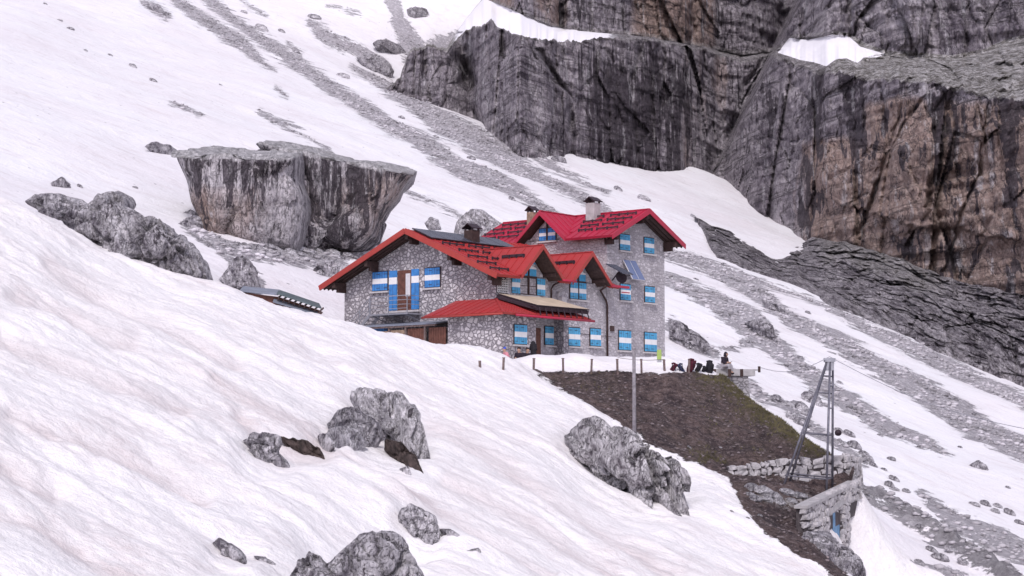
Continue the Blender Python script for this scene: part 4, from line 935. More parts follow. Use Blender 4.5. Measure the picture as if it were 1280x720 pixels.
# ---- windows
def frame_axes(face, base):
    """face 'v': wall facing -v at v=base; face 'u': wall facing -u at u=base. returns f(a, out, z)"""
    if face == 'v': return lambda a, o, z: (a, base - o, z)
    return lambda a, o, z: (base - o, a, z)
def window(face, base, a0, a1, z0, z1, blue, leaves=2, cat='closed', sill=True):
    X = frame_axes(face, base); w = a1 - a0
    fr = MB(OFF)
    for p, q in (((a0 - .06, z0 - .05), (a0 + .03, z1 + .06)), ((a1 - .03, z0 - .05), (a1 + .06, z1 + .06)), ((a0 + .031, z1 - .03), (a1 - .031, z1 + .06)), ((a0 + .031, z0 - .05), (a1 - .031, z0 + .03))):
        fr.box(X(p[0], -.08, p[1]), X(q[0], .035, q[1]))
    fo = part('window', fr, M_WOOD)
    pn = MB(OFF); pn.box(X(a0 + .02, -.06, z0 + .02), X(a1 - .02, -.04, z1 - .02)) if True else None
    pn.box(X(a0 + .02, -.035, (z0 + z1) / 2 - .02), X(a1 - .02, .0, (z0 + z1) / 2 + .02), 1)
    pn.box(X((a0 + a1) / 2 - .03, -.035, z0 + .03), X((a0 + a1) / 2 + .03, .003, z1 - .03), 1); pn.build('pane', [M_GLASS, M_WOOD], fo)
    if cat in ('closed', 'open'):
        for k in range(leaves):
            lw = w / leaves; b0 = a0 + k * lw + .008; b1 = a0 + (k + 1) * lw - .008
            if cat == 'open': b0, b1 = ((a0 - lw * 1.0, a0 - .04) if k == 0 else (a1 + .04, a1 + lw * 1.0))
            s = MB(OFF); h = z1 - z0; e1 = z0 + h * .36; e2 = z0 + h * .64
            s.box(X(b0, .04, z0), X(b1, .085, e1), 0); s.box(X(b0, .041, e1 + .001), X(b1, .086, e2 - .001), 1); s.box(X(b0, .04, e2), X(b1, .085, z1), 0)
            n_ = 3
            for j in range(1, n_): t = b0 + (b1 - b0) * j / n_; s.box(X(t - .008, .086, z0 + .02), X(t + .008, .0885, e1 - .02), 2); s.box(X(t - .008, .086, e2 + .02), X(t + .008, .0885, z1 - .02), 2)
            for zz in (z0 + h * .13, z1 - h * .13): s.box(X(b0, .0886, zz - .015), X(b0 + (b1 - b0) * .45, .097, zz + .015), 2)
            s.build('shutter', [blue, M_WHITE, M_WOOD], fo)
    if sill:
        s = MB(OFF); s.box(X(a0 - .14, -.02, z0 - .16), X(a1 + .14, .2, z0 - .055)); s.build('sill', M_SILL, fo)
    return fo
window('u', 0, 9.05, 10.36, 9.08, 10.28, M_BLUE); window('u', 0, 4.54, 5.81, 9.08, 10.28, M_BLUE)
window('u', 0, 9.0, 10.3, 5.6, 6.7, M_BLUE)
# grille window
g = MB(OFF)
g.box((.07, -.05, 8.5), (1.05, -.03, 9.42), 0)
for i in range(6): t = .09 + i * .19; g.box((t - .02, -.085, 8.52), (t + .02, -.055, 9.40), 1)
for i in range(7): t = 8.53 + i * .143; g.box((.07, -.115, t - .018), (1.05, -.087, t + .018), 1)
part('grille_window', g, [M_GLASS, M_WHITE])
# dormer windows
def tri_window(c, blue, gap, right_open):
    fo = window('v', 0, c - gap, c + gap, 8.55, 9.6, blue, 2, 'open' if right_open else 'closed')
    t = MB(OFF)
    for s in (-1, 1):
        a, b = c + s * .06, c + s * (gap - .02)
        zl_ = 9.72; za_ = lambda x: min(10.95, 11.0 - abs(x - c) * .95)
        e1 = zl_ + (za_(a) - zl_) * .36; e2 = zl_ + (za_(a) - zl_) * .62
        t.prism([(a, -.04, zl_), (b, -.04, zl_), (b, -.04, min(e1, za_(b))), (a, -.04, e1)], (0, .03, 0), 0)
        t.prism([(a, -.042, e1), (b, -.042, e1), (b, -.042, min(e2, za_(b)) if za_(b) > e1 else e1 + .02), (a, -.042, e2)], (0, .03, 0), 1)
        if za_(b) > e2: t.prism([(a, -.04, e2), (b, -.04, e2), (b, -.04, za_(b)), (a, -.04, za_(a))], (0, .03, 0), 0)
        else: t.prism([(a, -.04, e2), (b, -.04, e2 - .0), (a, -.04, za_(a))], (0, .03, 0), 0)
    t.build('upper_shutter', [blue, M_WHITE], fo)
    p = MB(OFF); p.box((c - .05, -.10, 8.5), (c + .05, .02, 11.0)); p.box((c - gap, -.09, 9.6), (c + gap, .02, 9.7)); p.build('timber_post', M_WOOD, fo)
tri_window(3.1, M_CYAN, .82, True); tri_window(8.2, M_CYAN, .84, False)
for a0, a1, z0, z1 in ((4.75, 5.6, 5.5, 6.62), (7.18, 8.38, 5.52, 6.66), (9.5, 10.62, 5.6, 6.7)): window('v', 0, a0, a1, z0, z1, M_CYAN)

# ---- gable door with open shutters, balcony and stair
X = frame_axes('u', 0)
d = MB(OFF); d.box(X(6.95, -.1, 7.72), X(8.17, .02, 10.28), 0); dr = part('door', d, [M_DOORW])
d = MB(OFF); d.box(X(7.0, .022, 7.9), X(7.5, .05, 10.15), 0); d.box(X(7.05, .052, 8.6), X(7.45, .06, 10.05), 1); d.build('door_leaf', [M_DOORW, M_CURT], dr)
for b0, b1 in ((8.2, 8.87), (6.3, 6.93)):
    s = MB(OFF); s.box(X(b0, .04, 7.75), X(b1, .09, 9.42), 0); s.box(X(b0, .041, 9.421), X(b1, .092, 9.86), 1); s.box(X(b0, .04, 9.861), X(b1, .09, 10.3), 0)
    s.box(X((b0 + b1) / 2 - .01, .0905, 7.8), X((b0 + b1) / 2 + .01, .094, 9.38), 2); s.build('shutter', [M_BLUE, M_WHITE, M_WOOD], dr)
s = MB(OFF); s.box(X(6.2, 0.0, 7.58), X(8.95, .25, 7.7)); s.build('sill', M_SILL, dr)
bal = MB(OFF); bal.box((-1.35, 6.1, 7.36), (-.0, 9.4, 7.46)); 
for v in (6.3, 7.8, 9.2): bal.bar((-1.25, v, 7.33), (0, v, 7.0), .06)
bo = part('balcony', bal, M_GALV)
rl = MB(OFF)
for v in (6.15, 7.75, 9.35): rl.bar((-1.32, v, 7.4), (-1.32, v, 8.55), .05)
for z in (7.75, 8.0, 8.28, 8.55): rl.bar((-1.32, 6.15, z), (-1.32, 9.35, z), .035 if z < 8.5 else .05)
for z in (8.0, 8.28, 8.55): rl.bar((-1.32, 6.15, z), (0, 6.15, z), .035)
rl.build('railing', M_GALV, bo)
st_ = MB(OFF)
for uu in (-1.32, -.45): st_.bar((uu, 9.4, 7.38), (uu, 12.1, 5.1), .05, .22)
for k in range(10): v = 9.5 + k * .27; z = 7.32 - k * .228; st_.box((-1.3, v, z - .02), (-.47, v + .25, z + .02))
so_ = part('stair', st_, M_GALV)
rl = MB(OFF)
for k in range(4): v = 9.4 + k * .85; z = 7.4 - k * .718; rl.bar((-1.34, v, z), (-1.34, v, z + 1.05), .045)
for dz in (.35, .7, 1.05): rl.bar((-1.34, 9.4, 7.4 + dz), (-1.34, 12.0, 7.4 - 2.6 * .845 + dz), .04)
rl.build('railing', M_GALV, so_)

# ---- wood store under the balcony
ws = MB(OFF); ws.slab([(-2.6, 2.6, 6.62), (-2.6, 9.3, 6.62), (0, 9.3, 6.95), (0, 2.6, 6.95)], .07); part('lean_to_roof', ws, M_GREYR)
ws = MB(OFF)
for v in (3.6, 5.2, 6.6, 8.1): ws.bar((-2.45, v, 4.5), (-2.45, v, 6.55), .12)
ws.bar((-2.5, 2.7, 6.5), (-2.5, 9.2, 6.5), .10, .12)
for v in np.arange(2.9, 9.2, .8): ws.bar((-2.6, v, 6.5), (0, v, 6.82), .07, .08)
part('timber_frame', ws, M_POST)
for v0, v1, kind in ((6.7, 8.0, 'h'), (5.3, 6.5, 'p'), (3.7, 5.1, 'v'), (1.95, 3.5, 'v')):
    b = MB(OFF)
    if kind == 'p': b.box((-2.42, v0, 4.4), (-2.38, v1, 6.3))
    elif kind == 'h':
        for k in range(9): b.box((-2.42, v0, 4.4 + k * .21), (-2.38, v1, 4.58 + k * .21))
    else:
        for k in range(7): b.box((-2.42, v0 + k * .2, 4.4), (-2.38, v0 + k * .2 + .18, 6.35))
    part('board_panel', b, [M_PLANK if kind != 'v' else M_DOORW])

# ---- front porch (annexe) wrapped round the corner
an = MB(OFF)
an.box((-2.4, -2.4, 3), (.95, -2.0, 7.0)); an.box((-2.4, -1.997, 3), (-2.0, 1.85, 7.0)); an.box((-1.997, 1.45, 3), (0, 1.85, 7.0)); an.box((.55, -1.997, 3), (.95, 0, 7.0))
an = part('porch_wall', an, M_STONE, bevel=.06)
window('v', -2.4, -1.2, -.05, 5.25, 6.38, M_CYAN)
m = MB(OFF); m.box((5.75, -.75, 3), (6.25, 0, 7.3)); part('buttress', m, M_STONE)
m = MB(OFF); m.box((3.5, -.03, 4.4), (4.35, .003, 6.5)); part('porch_door', m, M_DOORW)
m = MB(OFF)
ZP0, ZP1 = 7.02, 8.12
A = (-3.0, -3.05, ZP0); B = (5.6, -3.05, ZP0); Cc = (5.6, 0, ZP1); D = (0, 0, ZP1); E_ = (0, 3.25, ZP1); G = (-3.0, 3.25, ZP0)
m.slab([A, B, Cc, D], .12, 0, 1, 2); m.slab([A, D, E_, G], .12, 0, 1, 2)
pr = part('porch_roof', m, [M_RED, M_SOFF, M_FASC])
sm = MB(OFF)
for k in range(1, 14):
    u = -3 + k * .62; v1 = -3.05 + (u + 3) * 3.05 / 3 if u < 0 else 0
    sm.bar((u, -3.05, ZP0 + .02), (u, min(v1, 0), ZP0 + .005 + (min(v1, 0) + 3.05) / 3.05 * (ZP1 - ZP0)), .03, .04)
for k in range(1, 10):
    v = -3.05 + k * .62; u1 = -3 + (v + 3.05) * 3 / 3.05 if v < 0 else 0
    sm.bar((-3, v, ZP0 + .02), (min(u1, 0), v, ZP0 + .005 + (min(u1, 0) + 3) / 3 * (ZP1 - ZP0)), .03, .04)
sm.bar((-3, -3.05, ZP0 + .03), (0, 0, ZP1 + .03), .14, .07)
sm.build('roof_seam', M_RED, pr)
gt = MB(OFF); gt.tube([(-1.9, -3.14, ZP0 - .12), (5.8, -3.14, ZP0 - .14)], .075); part('gutter', gt, M_RED2)
gt = MB(OFF); gt.tube([(-3.09, -3.1, ZP0 - .1), (-3.09, 3.3, ZP0 - .1)], .06); part('gutter', gt, M_FASC)
rk = MB(OFF); q = [(-.2, -.3, 8.42), (.3, -3.0, 7.62), (5.5, -3.0, 7.62), (5.1, -.3, 8.42)]
rk.slab(q, .06, 0, 1, 1); 
rko = part('solar_collector', rk, [M_BEIGE, M_GUARD])
rk = MB(OFF); q2 = [(p[0] + .02, p[1] + .06, p[2] - .08) for p in q]; rk.slab(q2, .24)
for k in range(9): u = .5 + k * .6; rk.bar((u, -2.95, 7.5), (u, -3.1, 7.0), .05)
for k in range(7): u = .2 + k * .8; rk.bar((u, -.4, 8.3), (u, -2.95, 7.5), .06)
rk.build('mounting_frame', M_GUARD, rko)

# ---- tower
UT0, UT1, VT = 11.39, 18.05, 10.6
UM, ZTA, ZTE = 14.68, 14.9, 12.85; THW = 4.2
def zt(u): return ZTA - abs(u - UM) * (ZTA - ZTE) / THW
m = MB(OFF)
m.prism([(UT0, 0, 3), (UT1, 0, 3), (UT1, 0, zt(UT1) - .25), (UM, 0, ZTA - .25), (UT0, 0, zt(UT0) - .25)], (0, .5, 0))
part('tower_gable_wall', m, M_TOWER)
m = MB(OFF); m.box((UT0 + .003, .502, 3), (UT0 + .5, VT, zt(UT0) - .22)); m.box((UT1 - .5, .502, 3), (UT1 - .003, VT, zt(UT1) - .25))
m.prism([(UT0 + .003, 3.2, 12.9), (UT0 + .003, 6.7, 12.9), (UT0 + .003, 4.95, 14.5)], (.5, 0, 0)); m.box((UT0 + .51, VT - .5, 3), (UT1 - .51, VT, 12.9))
part('tower_side_wall', m, M_TOWER)
r_ = MB(OFF); V0, V1 = -1.15, 11.6
r_.slab([(UM + .003, V0, ZTA), (UM + THW, V0, ZTE), (UM + THW, V1, ZTE), (UM + .003, V1, ZTA)], .17, 0, 1, 2)
def tstrip(va, vb, ua, ub): r_.slab([(ua, va, zt(ua)), (ub, va, zt(ub)), (ub, vb, zt(ub)), (ua, vb, zt(ua))], .17, 0, 1, 2)
tstrip(V0, V1, UT0 + .3, UM - .003); tstrip(V0, 2.88, UM - THW, UT0 + .297); tstrip(7.0, V1, UM - THW, UT0 + .297)
tr = part('tower_roof', r_, [M_RED2, M_SOFF, M_RED2])
sm = MB(OFF); v = V0 + .3
while v < V1:
    lo = UT0 + .35 if 2.9 < v < 7 else UM - THW
    sm.bar((lo, v, zt(lo) + .02), (UM, v, ZTA + .02), .035, .05); sm.bar((UM, v, ZTA + .02), (UM + THW, v, ZTE + .02), .035, .05); v += .62
sm.bar((UM, V0, ZTA + .03), (UM, V1, ZTA + .03), .16, .07); sm.build('roof_seam', M_RED2, tr)
fa = MB(OFF)
for s in (-1, 1): fa.prism([(UM, V0 - .05, ZTA + .06), (UM + s * (THW + .05), V0 - .05, ZTE + .03), (UM + s * (THW + .05), V0 - .05, ZTE - .30), (UM, V0 - .05, ZTA - .30)], (0, .06, 0))
fa.build('fascia', M_RED2, tr)
for uu in (UM - THW + .75, UM - .0, UM + THW - .85):
    m = MB(OFF); m.box((uu - .13, V0 + .1, zt(uu) - .62), (uu + .13, 0, zt(uu) - .25)); m.box((uu - .11, V0 + .5, zt(uu) - .9), (uu + .11, 0, zt(uu) - .62)); m.build('purlin', M_WOOD, tr)
m = MB(OFF)
for v in np.arange(V0 + .2, 0, .38): m.bar((UM - THW + .1, v, ZTE - .2), (UM, v, ZTA - .24), .07, .1); m.bar((UM, v, ZTA - .24), (UM + THW - .1, v, ZTE - .2), .07, .1)
m.build('rafters', M_WOOD, tr)
z2 = lambda u, v: zt(u)
for uu, vs in ((13.9, ((-.6, 1.5), (2.1, 3.6), (8.2, 11.0))), (13.1, ((-.8, 1.2), (1.7, 3.2), (7.6, 9.2), (9.6, 11.2))), (12.3, ((-.7, 1.0), (1.4, 2.8), (7.4, 9.2), (9.6, 11.3))), (11.5, ((-.8, .9), (1.3, 2.4), (7.6, 9.4), (9.7, 11.3)))):
    for a, b in vs: guard((uu, a), (uu, b), z2, tr)
# dormer on the tower's left slope: gable plane at u = UT0 - .9
f = MB(OFF); c_, hw_, za_, ze_, u0_ = 4.95, 2.12, 14.86, 12.95, 10.5
for s in (-1, 1):
    f.slab([(u0_, c_, za_), (u0_, c_ + s * hw_, ze_), (UT0 + .9, c_ + s * hw_, ze_), (UM - .1, c_, za_)], .15, 0, 1, 2)
    f.prism([(u0_ - .05, c_, za_ + .05), (u0_ - .05, c_ + s * (hw_ + .05), ze_ + .02), (u0_ - .05, c_ + s * (hw_ + .05), ze_ - .28), (u0_ - .05, c_, za_ - .28)], (.06, 0, 0), 2)
do_ = part('dormer_roof', f, [M_RED2, M_SOFF, M_RED2])
sm = MB(OFF); uu = u0_ + .6
while uu < UM - .5:
    e = min(hw_, max(0.1, (UM - uu) / (UM - UT0 - .9) * hw_))
    for s in (-1, 1): sm.bar((uu, c_, za_ + .02), (uu, c_ + s * e, za_ - (za_ - ze_) * e / hw_ + .02), .035, .05)
    uu += .62
sm.bar((u0_, c_, za_ + .03), (UM - .1, c_, za_ + .03), .12, .06); sm.build('roof_seam', M_RED2, do_)
window('u', UT0, 4.25, 5.65, 12.95, 13.75, M_BLUE)
m = MB(OFF); m.box((UT0 - .12, 4.88, 12.9), (UT0 - .02, 5.02, 14.6)); m.build('timber_post', M_WOOD, do_)
for a0, a1 in ((12.8, 13.92), (15.62, 16.74)):
    window('v', 0, a0, a1, 12.12, 13.15, M_CYAN)
    window('v', 0, a0 + .05, a1 + .05, 8.78, 9.82, M_CYAN)
window('v', 0, 12.65, 14.0, 5.45, 6.7, M_CYAN); window('v', 0, 15.6, 16.98, 5.45, 6.7, M_CYAN)
# chimneys
def chimney(u, v, z0, z1, w, mat, capm):
    m = MB(OFF); m.box((u - w / 2, v - w / 2, z0), (u + w / 2, v + w / 2, z1)); o = part('chimney', m, mat)
    c = MB(OFF)
    for a in (-1, 1):
        for b in (-1, 1): c.box((u + a * (w / 2 - .06) - .05, v + b * (w / 2 - .06) - .05, z1), (u + a * (w / 2 - .06) + .05, v + b * (w / 2 - .06) + .05, z1 + .13))
    h = w / 2 + .12; z = z1 + .13
    c.slab([(u - h, v - h, z), (u + h, v - h, z), (u + h, v, z + .32), (u - h, v, z + .32)], .05); c.slab([(u - h, v + .003, z + .32), (u + h, v + .003, z + .32), (u + h, v + h, z), (u - h, v + h, z)], .05)
    c.build('chimney_cap', capm, o)
chimney(13.9, 3.0, 13.8, 15.55, .72, M_CONC, M_GUARD)
chimney(14.0, 8.4, 13.9, 15.35, .55, M_PLANK, M_GUARD)
chimney(3.9, 5.3, 11.8, 13.0, .72, M_WOOD, M_GUARD)
# tower solar panels and dish
m = MB(OFF)
for k in range(2):
    u0 = 13.05 + k * .72
    m = MB(OFF); m.slab([(u0 + .25, -.75, 10.15), (u0 + .93, -.75, 10.15), (u0 + .68, -.15, 11.45), (u0, -.15, 11.45)], .06, 0, 1, 1); m.build('solar_panel', [M_PVB, M_WHITE], hut)
m = MB(OFF); m.slab([(11.2, -1.5, 10.35), (12.3, -1.5, 10.35), (11.7, -.5, 11.0), (10.6, -.5, 11.0)], .06); m.build('solar_panel', M_PV, hut)
m = MB(OFF); m.bar((11.6, -.9, 10.6), (12.0, -.0, 10.0), .06); m.bar((13.6, -.5, 10.4), (13.6, 0, 10.4), .05); m.bar((14.4, -.5, 10.4), (14.4, 0, 10.4), .05); m.build('bracket', M_GUARD, hut)
m = MB(OFF); cen = Vector((11.9, -.8, 10.15)); ax = Vector((-.4, -.85, .3)).normalized(); sx = ax.cross(Vector((0, 0, 1))).normalized(); sy = sx.cross(ax)
vs = [cen - ax * .12] + [cen + (sx * math.cos(t * math.pi / 8) + sy * math.sin(t * math.pi / 8)) * .42 for t in range(16)]
m.add(vs, [(0, i + 1, (i + 1) % 16 + 1) for i in range(16)], 0, True); m.bar(cen, cen + ax * .4, .03); m.build('satellite_dish', M_GUARD, hut)
# pipes, lamp, meter box
m = MB(OFF); m.tube([(5.3, -.95, 9.5), (5.3, -.3, 9.25), (5.3, -.12, 9.0), (5.3, -.12, 8.2)], .06); m.build('downpipe', M_WOOD, hut)
m = MB(OFF); m.tube([(9.9, -1.0, 9.42), (10.2, -.35, 9.2), (11.1, -.14, 8.6), (11.25, -.12, 8.3), (11.25, -.12, 4.4)], .07); m.build('downpipe', M_WOOD, hut)
m = MB(OFF); m.tube([(5.1, -1.2, 9.5), (6.5, -1.2, 9.5)], .07); m.build('gutter', M_RED2, hut)
m = MB(OFF); m.box((10.3, -1.25, 9.4), (12.2, -1.05, 9.55)); m.box((11.5, -1.2, 9.1), (12.3, -1.1, 9.16)); m.build('gutter', M_RED2, hut)
m = MB(OFF); m.box((6.1, -.35, 8.2), (6.6, -.06, 8.55)); m.bar((5.9, -.2, 8.6), (6.2, -.1, 8.9), .1); m.build('wall_lamp', M_SILL, hut)
m = MB(OFF); m.box((11.7, -.12, 6.62), (12.05, .0, 6.98)); m.build('meter_box', M_WOOD, hut)
m = MB(OFF); m.tube([(6.4, -.04, 6.35), (12.2, -.05, 6.25)], .015); m.build('wire', M_GUARD, hut)
# ================================================================== other things
def gz(x, y): return hz(x, y)
# low wooden shed behind the crest
p0 = W(318, 372, 113)
shed = empty('wooden_shed', (p0.x, p0.y, p0.z), R(0)); tag(shed, 'low brown wooden shed half buried in snow left of the hut', 'shed')
def S_(px, py, dy=0.0): q = W(px, py, 113 + dy); return (q.x - p0.x, q.y - p0.y, q.z - p0.z)
m = MB(); m.slab([S_(300, 362), S_(348, 367), S_(350, 362, 2.2), S_(304, 357.5, 2.2)], .12); m.build('roof', M_GREYR, shed)
m = MB(); m.slab([S_(346, 366, -.4), S_(402, 384.5, -.4), S_(399, 379, 2.4), S_(349, 362, 2.4)], .08); r2 = m.build('roof', plain('dark_green_roof_sheet', (.10, .13, .14), .5, .2, 2), shed)
m = MB()
for k in range(9): 
    t = k / 8; a = Vector(S_(348 + 52 * t, 368 + 17 * t, -.3)); a += Vector((0, .15, -.16)); m.bar(a, a + Vector((0, 1.9, .30)), .06, .10); m.bar(a + Vector((0, .1, -.05)), a + Vector((-.25, .5, -.4)), .05)
m.build('rafters', M_POST, r2)
m = MB(); m.slab([S_(341, 377, -.2), S_(396, 393, -.2), S_(398, 389, .5), S_(343, 372, .5)], .05); m.build('lower_roof', M_GREYR, shed)
m = MB(); m.prism([S_(306, 366, .4), S_(348, 371, .4), S_(400, 388, .4), S_(389, 399, .4), S_(345, 400, .4), S_(318, 395, .4)], (0, 1.9, 0)); m.build('wall', M_DOORW, shed)
m = MB()
for k in range(12): t = k / 11; a = Vector(S_(350 + 38 * t, 383 + 10 * t, .32)); m.bar(a, a + Vector((0, 0, -.9)), .1, .05)
m.build('boards', M_POST, shed)

# retaining walls of fitted stones
M_DRY = plain('dry_stone', (.46, .435, .45), .85, .25, 4, bump=.5); M_DRYB = plain('dark_joint', (.10, .085, .09), .9, .2, 4)
def stone_rows(mb, A, B, zb, zt_, th, sz=.34, seed=1, face=-1):
    """fill the wall A-B (xy) from zb(t) to zt_(t) with irregular stones"""
    rr = random.Random(seed); A = Vector(A); B = Vector(B); L = (B - A).length; d = (B - A) / L; nrm = Vector((d.y, -d.x))
    H = max(zt_(t) - zb(t) for t in (0, .5, 1)); rows = max(1, round(H / sz)); v, f = ICO3S
    for r in range(rows):
        s = rr.uniform(-.2, 0)
        while s < L:
            w = sz * rr.uniform(.6, 2.1); t = min(max((s + w / 2) / L, 0), 1); z0, z1 = zb(t), zt_(t); h = (z1 - z0) / rows
            if s + w > L: w = max(L - s, .15)
            c = A + d * (s + w / 2) + nrm * (th / 2 - .06 + rr.uniform(-.04, .05)); cz = z0 + (r + .5) * h + rr.uniform(-.08, .08); hk = rr.uniform(.8, 1.35)
            q = v * np.array([w * .46, th * .30, h * .47 * hk]) * (1 + np.array([rr.uniform(-.27, .27) for _ in range(len(v))]))[:, None]
            an = rr.uniform(-.3, .3)
            pts = []
            for p in q: 
                a_ = p[0] * math.cos(an) - p[2] * math.sin(an); z_ = p[0] * math.sin(an) + p[2] * math.cos(an)
                pts.append((c.x + d.x * a_ + nrm.x * p[1], c.y + d.y * a_ + nrm.y * p[1], cz + z_))
            mb.add(pts, f, 0); s += w
bm = bmesh.new(); bmesh.ops.create_cube(bm, size=2); bmesh.ops.subdivide_edges(bm, edges=bm.edges[:], cuts=1, use_grid_fill=True)
v_ = np.array([p.co[:] for p in bm.verts]); r_n = np.linalg.norm(v_, axis=1); v_ = v_ / (r_n[:, None] ** .3); ICO3S = (v_, [[q.index for q in g.verts] for g in bm.faces]); bm.free()
def core(mb, A, B, zb, zt_, th, n=8):
    A = Vector(A); B = Vector(B); d = (B - A).normalized(); nr = Vector((d.y, -d.x)) * (th / 2 - .08)
    for i in range(n):
        a, b = A.lerp(B, i / n), A.lerp(B, (i + 1) / n); za, zc = zt_(i / n) - .08, zt_((i + 1) / n) - .08; ya, yc = zb(i / n) - .8, zb((i + 1) / n) - .8
        P = [(a.x + nr.x, a.y + nr.y), (b.x + nr.x, b.y + nr.y), (b.x - nr.x, b.y - nr.y), (a.x - nr.x, a.y - nr.y)]
        mb.add([(P[0][0], P[0][1], ya), (P[1][0], P[1][1], yc), (P[2][0], P[2][1], yc), (P[3][0], P[3][1], ya), (P[0][0], P[0][1], za), (P[1][0], P[1][1], zc), (P[2][0], P[2][1], zc), (P[3][0], P[3][1], za)],
               [(4, 5, 6, 7), (0, 1, 5, 4), (2, 3, 7, 6), (3, 0, 4, 7), (1, 2, 6, 5)], 1)
def wall_px(mb, P0, P1, seed, th=.5, face=1, sz=.34):
    """P = (px, py_top, py_bottom, Y)"""
    a = W(P0[0], P0[1], P0[3]); b = W(P1[0], P1[1], P1[3]); a2 = W(P0[0], P0[2], P0[3]); b2 = W(P1[0], P1[2], P1[3])
    zt_ = lambda t: a.z + (b.z - a.z) * t; zb = lambda t: a2.z + (b2.z - a2.z) * t
    core(mb, a.xy, b.xy, zb, zt_, th); stone_rows(mb, a.xy, b.xy, zb, zt_, th, sz, seed)
m = MB(); wall_px(m, (908, 583, 600, 93.6), (975, 575, 602, 94.4), 3); wall_px(m, (975, 575, 602, 94.4), (1052, 568, 603, 95.0), 5); wall_px(m, (1053, 568, 603, 95.0), (1070, 573, 606, 97.5), 6)
o = m.build('retaining_wall', [M_DRY, M_DRYB]); tag(o, 'dry stone retaining wall at the foot of the soil bank behind the pylon', 'stone wall')
# lower parapet and doorway wall
lw = empty('parapet_wall', W(1035, 640, 89)); tag(lw, 'grey stone parapet with a blue door below, at the edge of the earth platform', 'stone wall')
ol = -Vector(lw.location)
m = MB(ol); wall_px(m, (1000, 634, 662, 85.0), (1034, 614, 640, 89.5), 8, .55, sz=.3); wall_px(m, (1034, 614, 640, 89.5), (1068, 601, 622, 94.0), 9, .55, sz=.3)
m.build('parapet', [M_DRY, M_DRYB], lw)
a = W(1001, 632, 84.8); b = W(1069, 600, 94.2)
m = MB(ol); d = (b - a).xy.normalized(); nr = Vector((d.y, -d.x, 0)) * .33
m.slab([a - nr, a + nr, b + nr, b - nr], .14); m.build('coping', M_CONC, lw)
m = MB(ol); wall_px(m, (1010, 655, 690, 85.6), (1030, 643, 686, 88.0), 11, .5, sz=.34); wall_px(m, (1049, 618, 685, 91.0), (1055, 616, 680, 91.8), 12, .5, sz=.34); m.build('lower_wall', [M_DRY, M_DRYB], lw)
a = W(1041, 630, 89.6); b = W(1049, 622, 90.8); a2 = W(1041, 684, 89.6)
m = MB(ol); m.add([a, b, (b.x, b.y, a2.z), (a.x, a.y, a2.z), a + Vector((-.1, .1, 0)), b + Vector((-.1, .1, 0)), (b.x - .1, b.y + .1, a2.z), (a.x - .1, a.y + .1, a2.z)],
               [(0, 1, 2, 3), (7, 6, 5, 4), (0, 4, 5, 1), (1, 5, 6, 2), (2, 6, 7, 3), (3, 7, 4, 0)]); m.build('door', plain('faded_blue_door', (.16, .30, .48), .6, .2, 4), lw)
a = W(1036, 628, 89); 
m = MB(ol); q = W(1032, 640, 88.6); r__ = W(1051, 624, 91.2); m.bar(q, r__, .5, .3); m.build('lintel', M_CONC, lw)

# terrace platform: concrete deck over ashlar pier
def P(px, py, Y): return W(px, py, Y)
pl = empty('terrace_platform', P(915, 497, 108)); tag(pl, 'concrete deck on a grey block pier at the right end of the terrace', 'platform'); ol = -Vector(pl.location)
a = P(885, 461, 108); b = P(944, 461.5, 109)
m = MB(ol); d = (b - a).normalized(); dz = -.38
m.slab([a, b, b + Vector((-.4, 2.6, 0)), a + Vector((-.4, 2.6, 0))], .40, bool(0)); m.build('deck', M_CONC, pl)
a = P(897, 470, 108.3); b = P(935, 470.5, 109); c = P(938, 500, 109); e = P(897, 505, 108.3)
m = MB(ol); m.add([a, b, c, e, a + Vector((0, 2, 0)), b + Vector((0, 2, 0)), c + Vector((0, 2, 0)), e + Vector((0, 2, 0))], [(0, 1, 2, 3), (7, 6, 5, 4), (0, 4, 5, 1), (1, 5, 6, 2), (2, 6, 7, 3), (3, 7, 4, 0)]); m.build('pier', M_ASHLAR, pl)
m = MB(ol)
for px in (893, 912, 927): m = MB(ol); q = P(px, 462, 107.9); m.box((q.x - .09, q.y - .06, q.z - .42), (q.x + .09, q.y + .03, q.z + .03)); m.build('clamp', M_WOOD, pl)
m = MB(ol); q = P(949, 460, 109.2); m.box((q.x - .07, q.y - .07, q.z - .26), (q.x + .07, q.y + .07, q.z + .1)); m.bar((q.x, q.y, q.z - .12), (q.x - .7, q.y, q.z - .12), .05); m.build('end_bracket', M_WOOD, pl)
# timber kerb at the left of the deck
a = P(832, 463, 108); b = P(885, 463, 108.4)
m = MB(); m.bar(a - Vector(a), b - Vector(a), .14, .1); m.bar((0.1, -.1, -.15), (1.4, -.2, -.05), .1, .1)
o = m.build('timber_rail', M_PLANK); o.location = a; tag(o, 'pale low timber rail on which the backpacks lean', 'rail')
# back wall slab behind backpacks
a = P(846, 466, 109)
m = MB(); m.box((0, 0, -.6), (2.1, .5, 0.06)); o = m.build('stone_bench', M_CONC); o.location = a; tag(o, 'low concrete bench under the backpacks between tower and deck', 'bench')

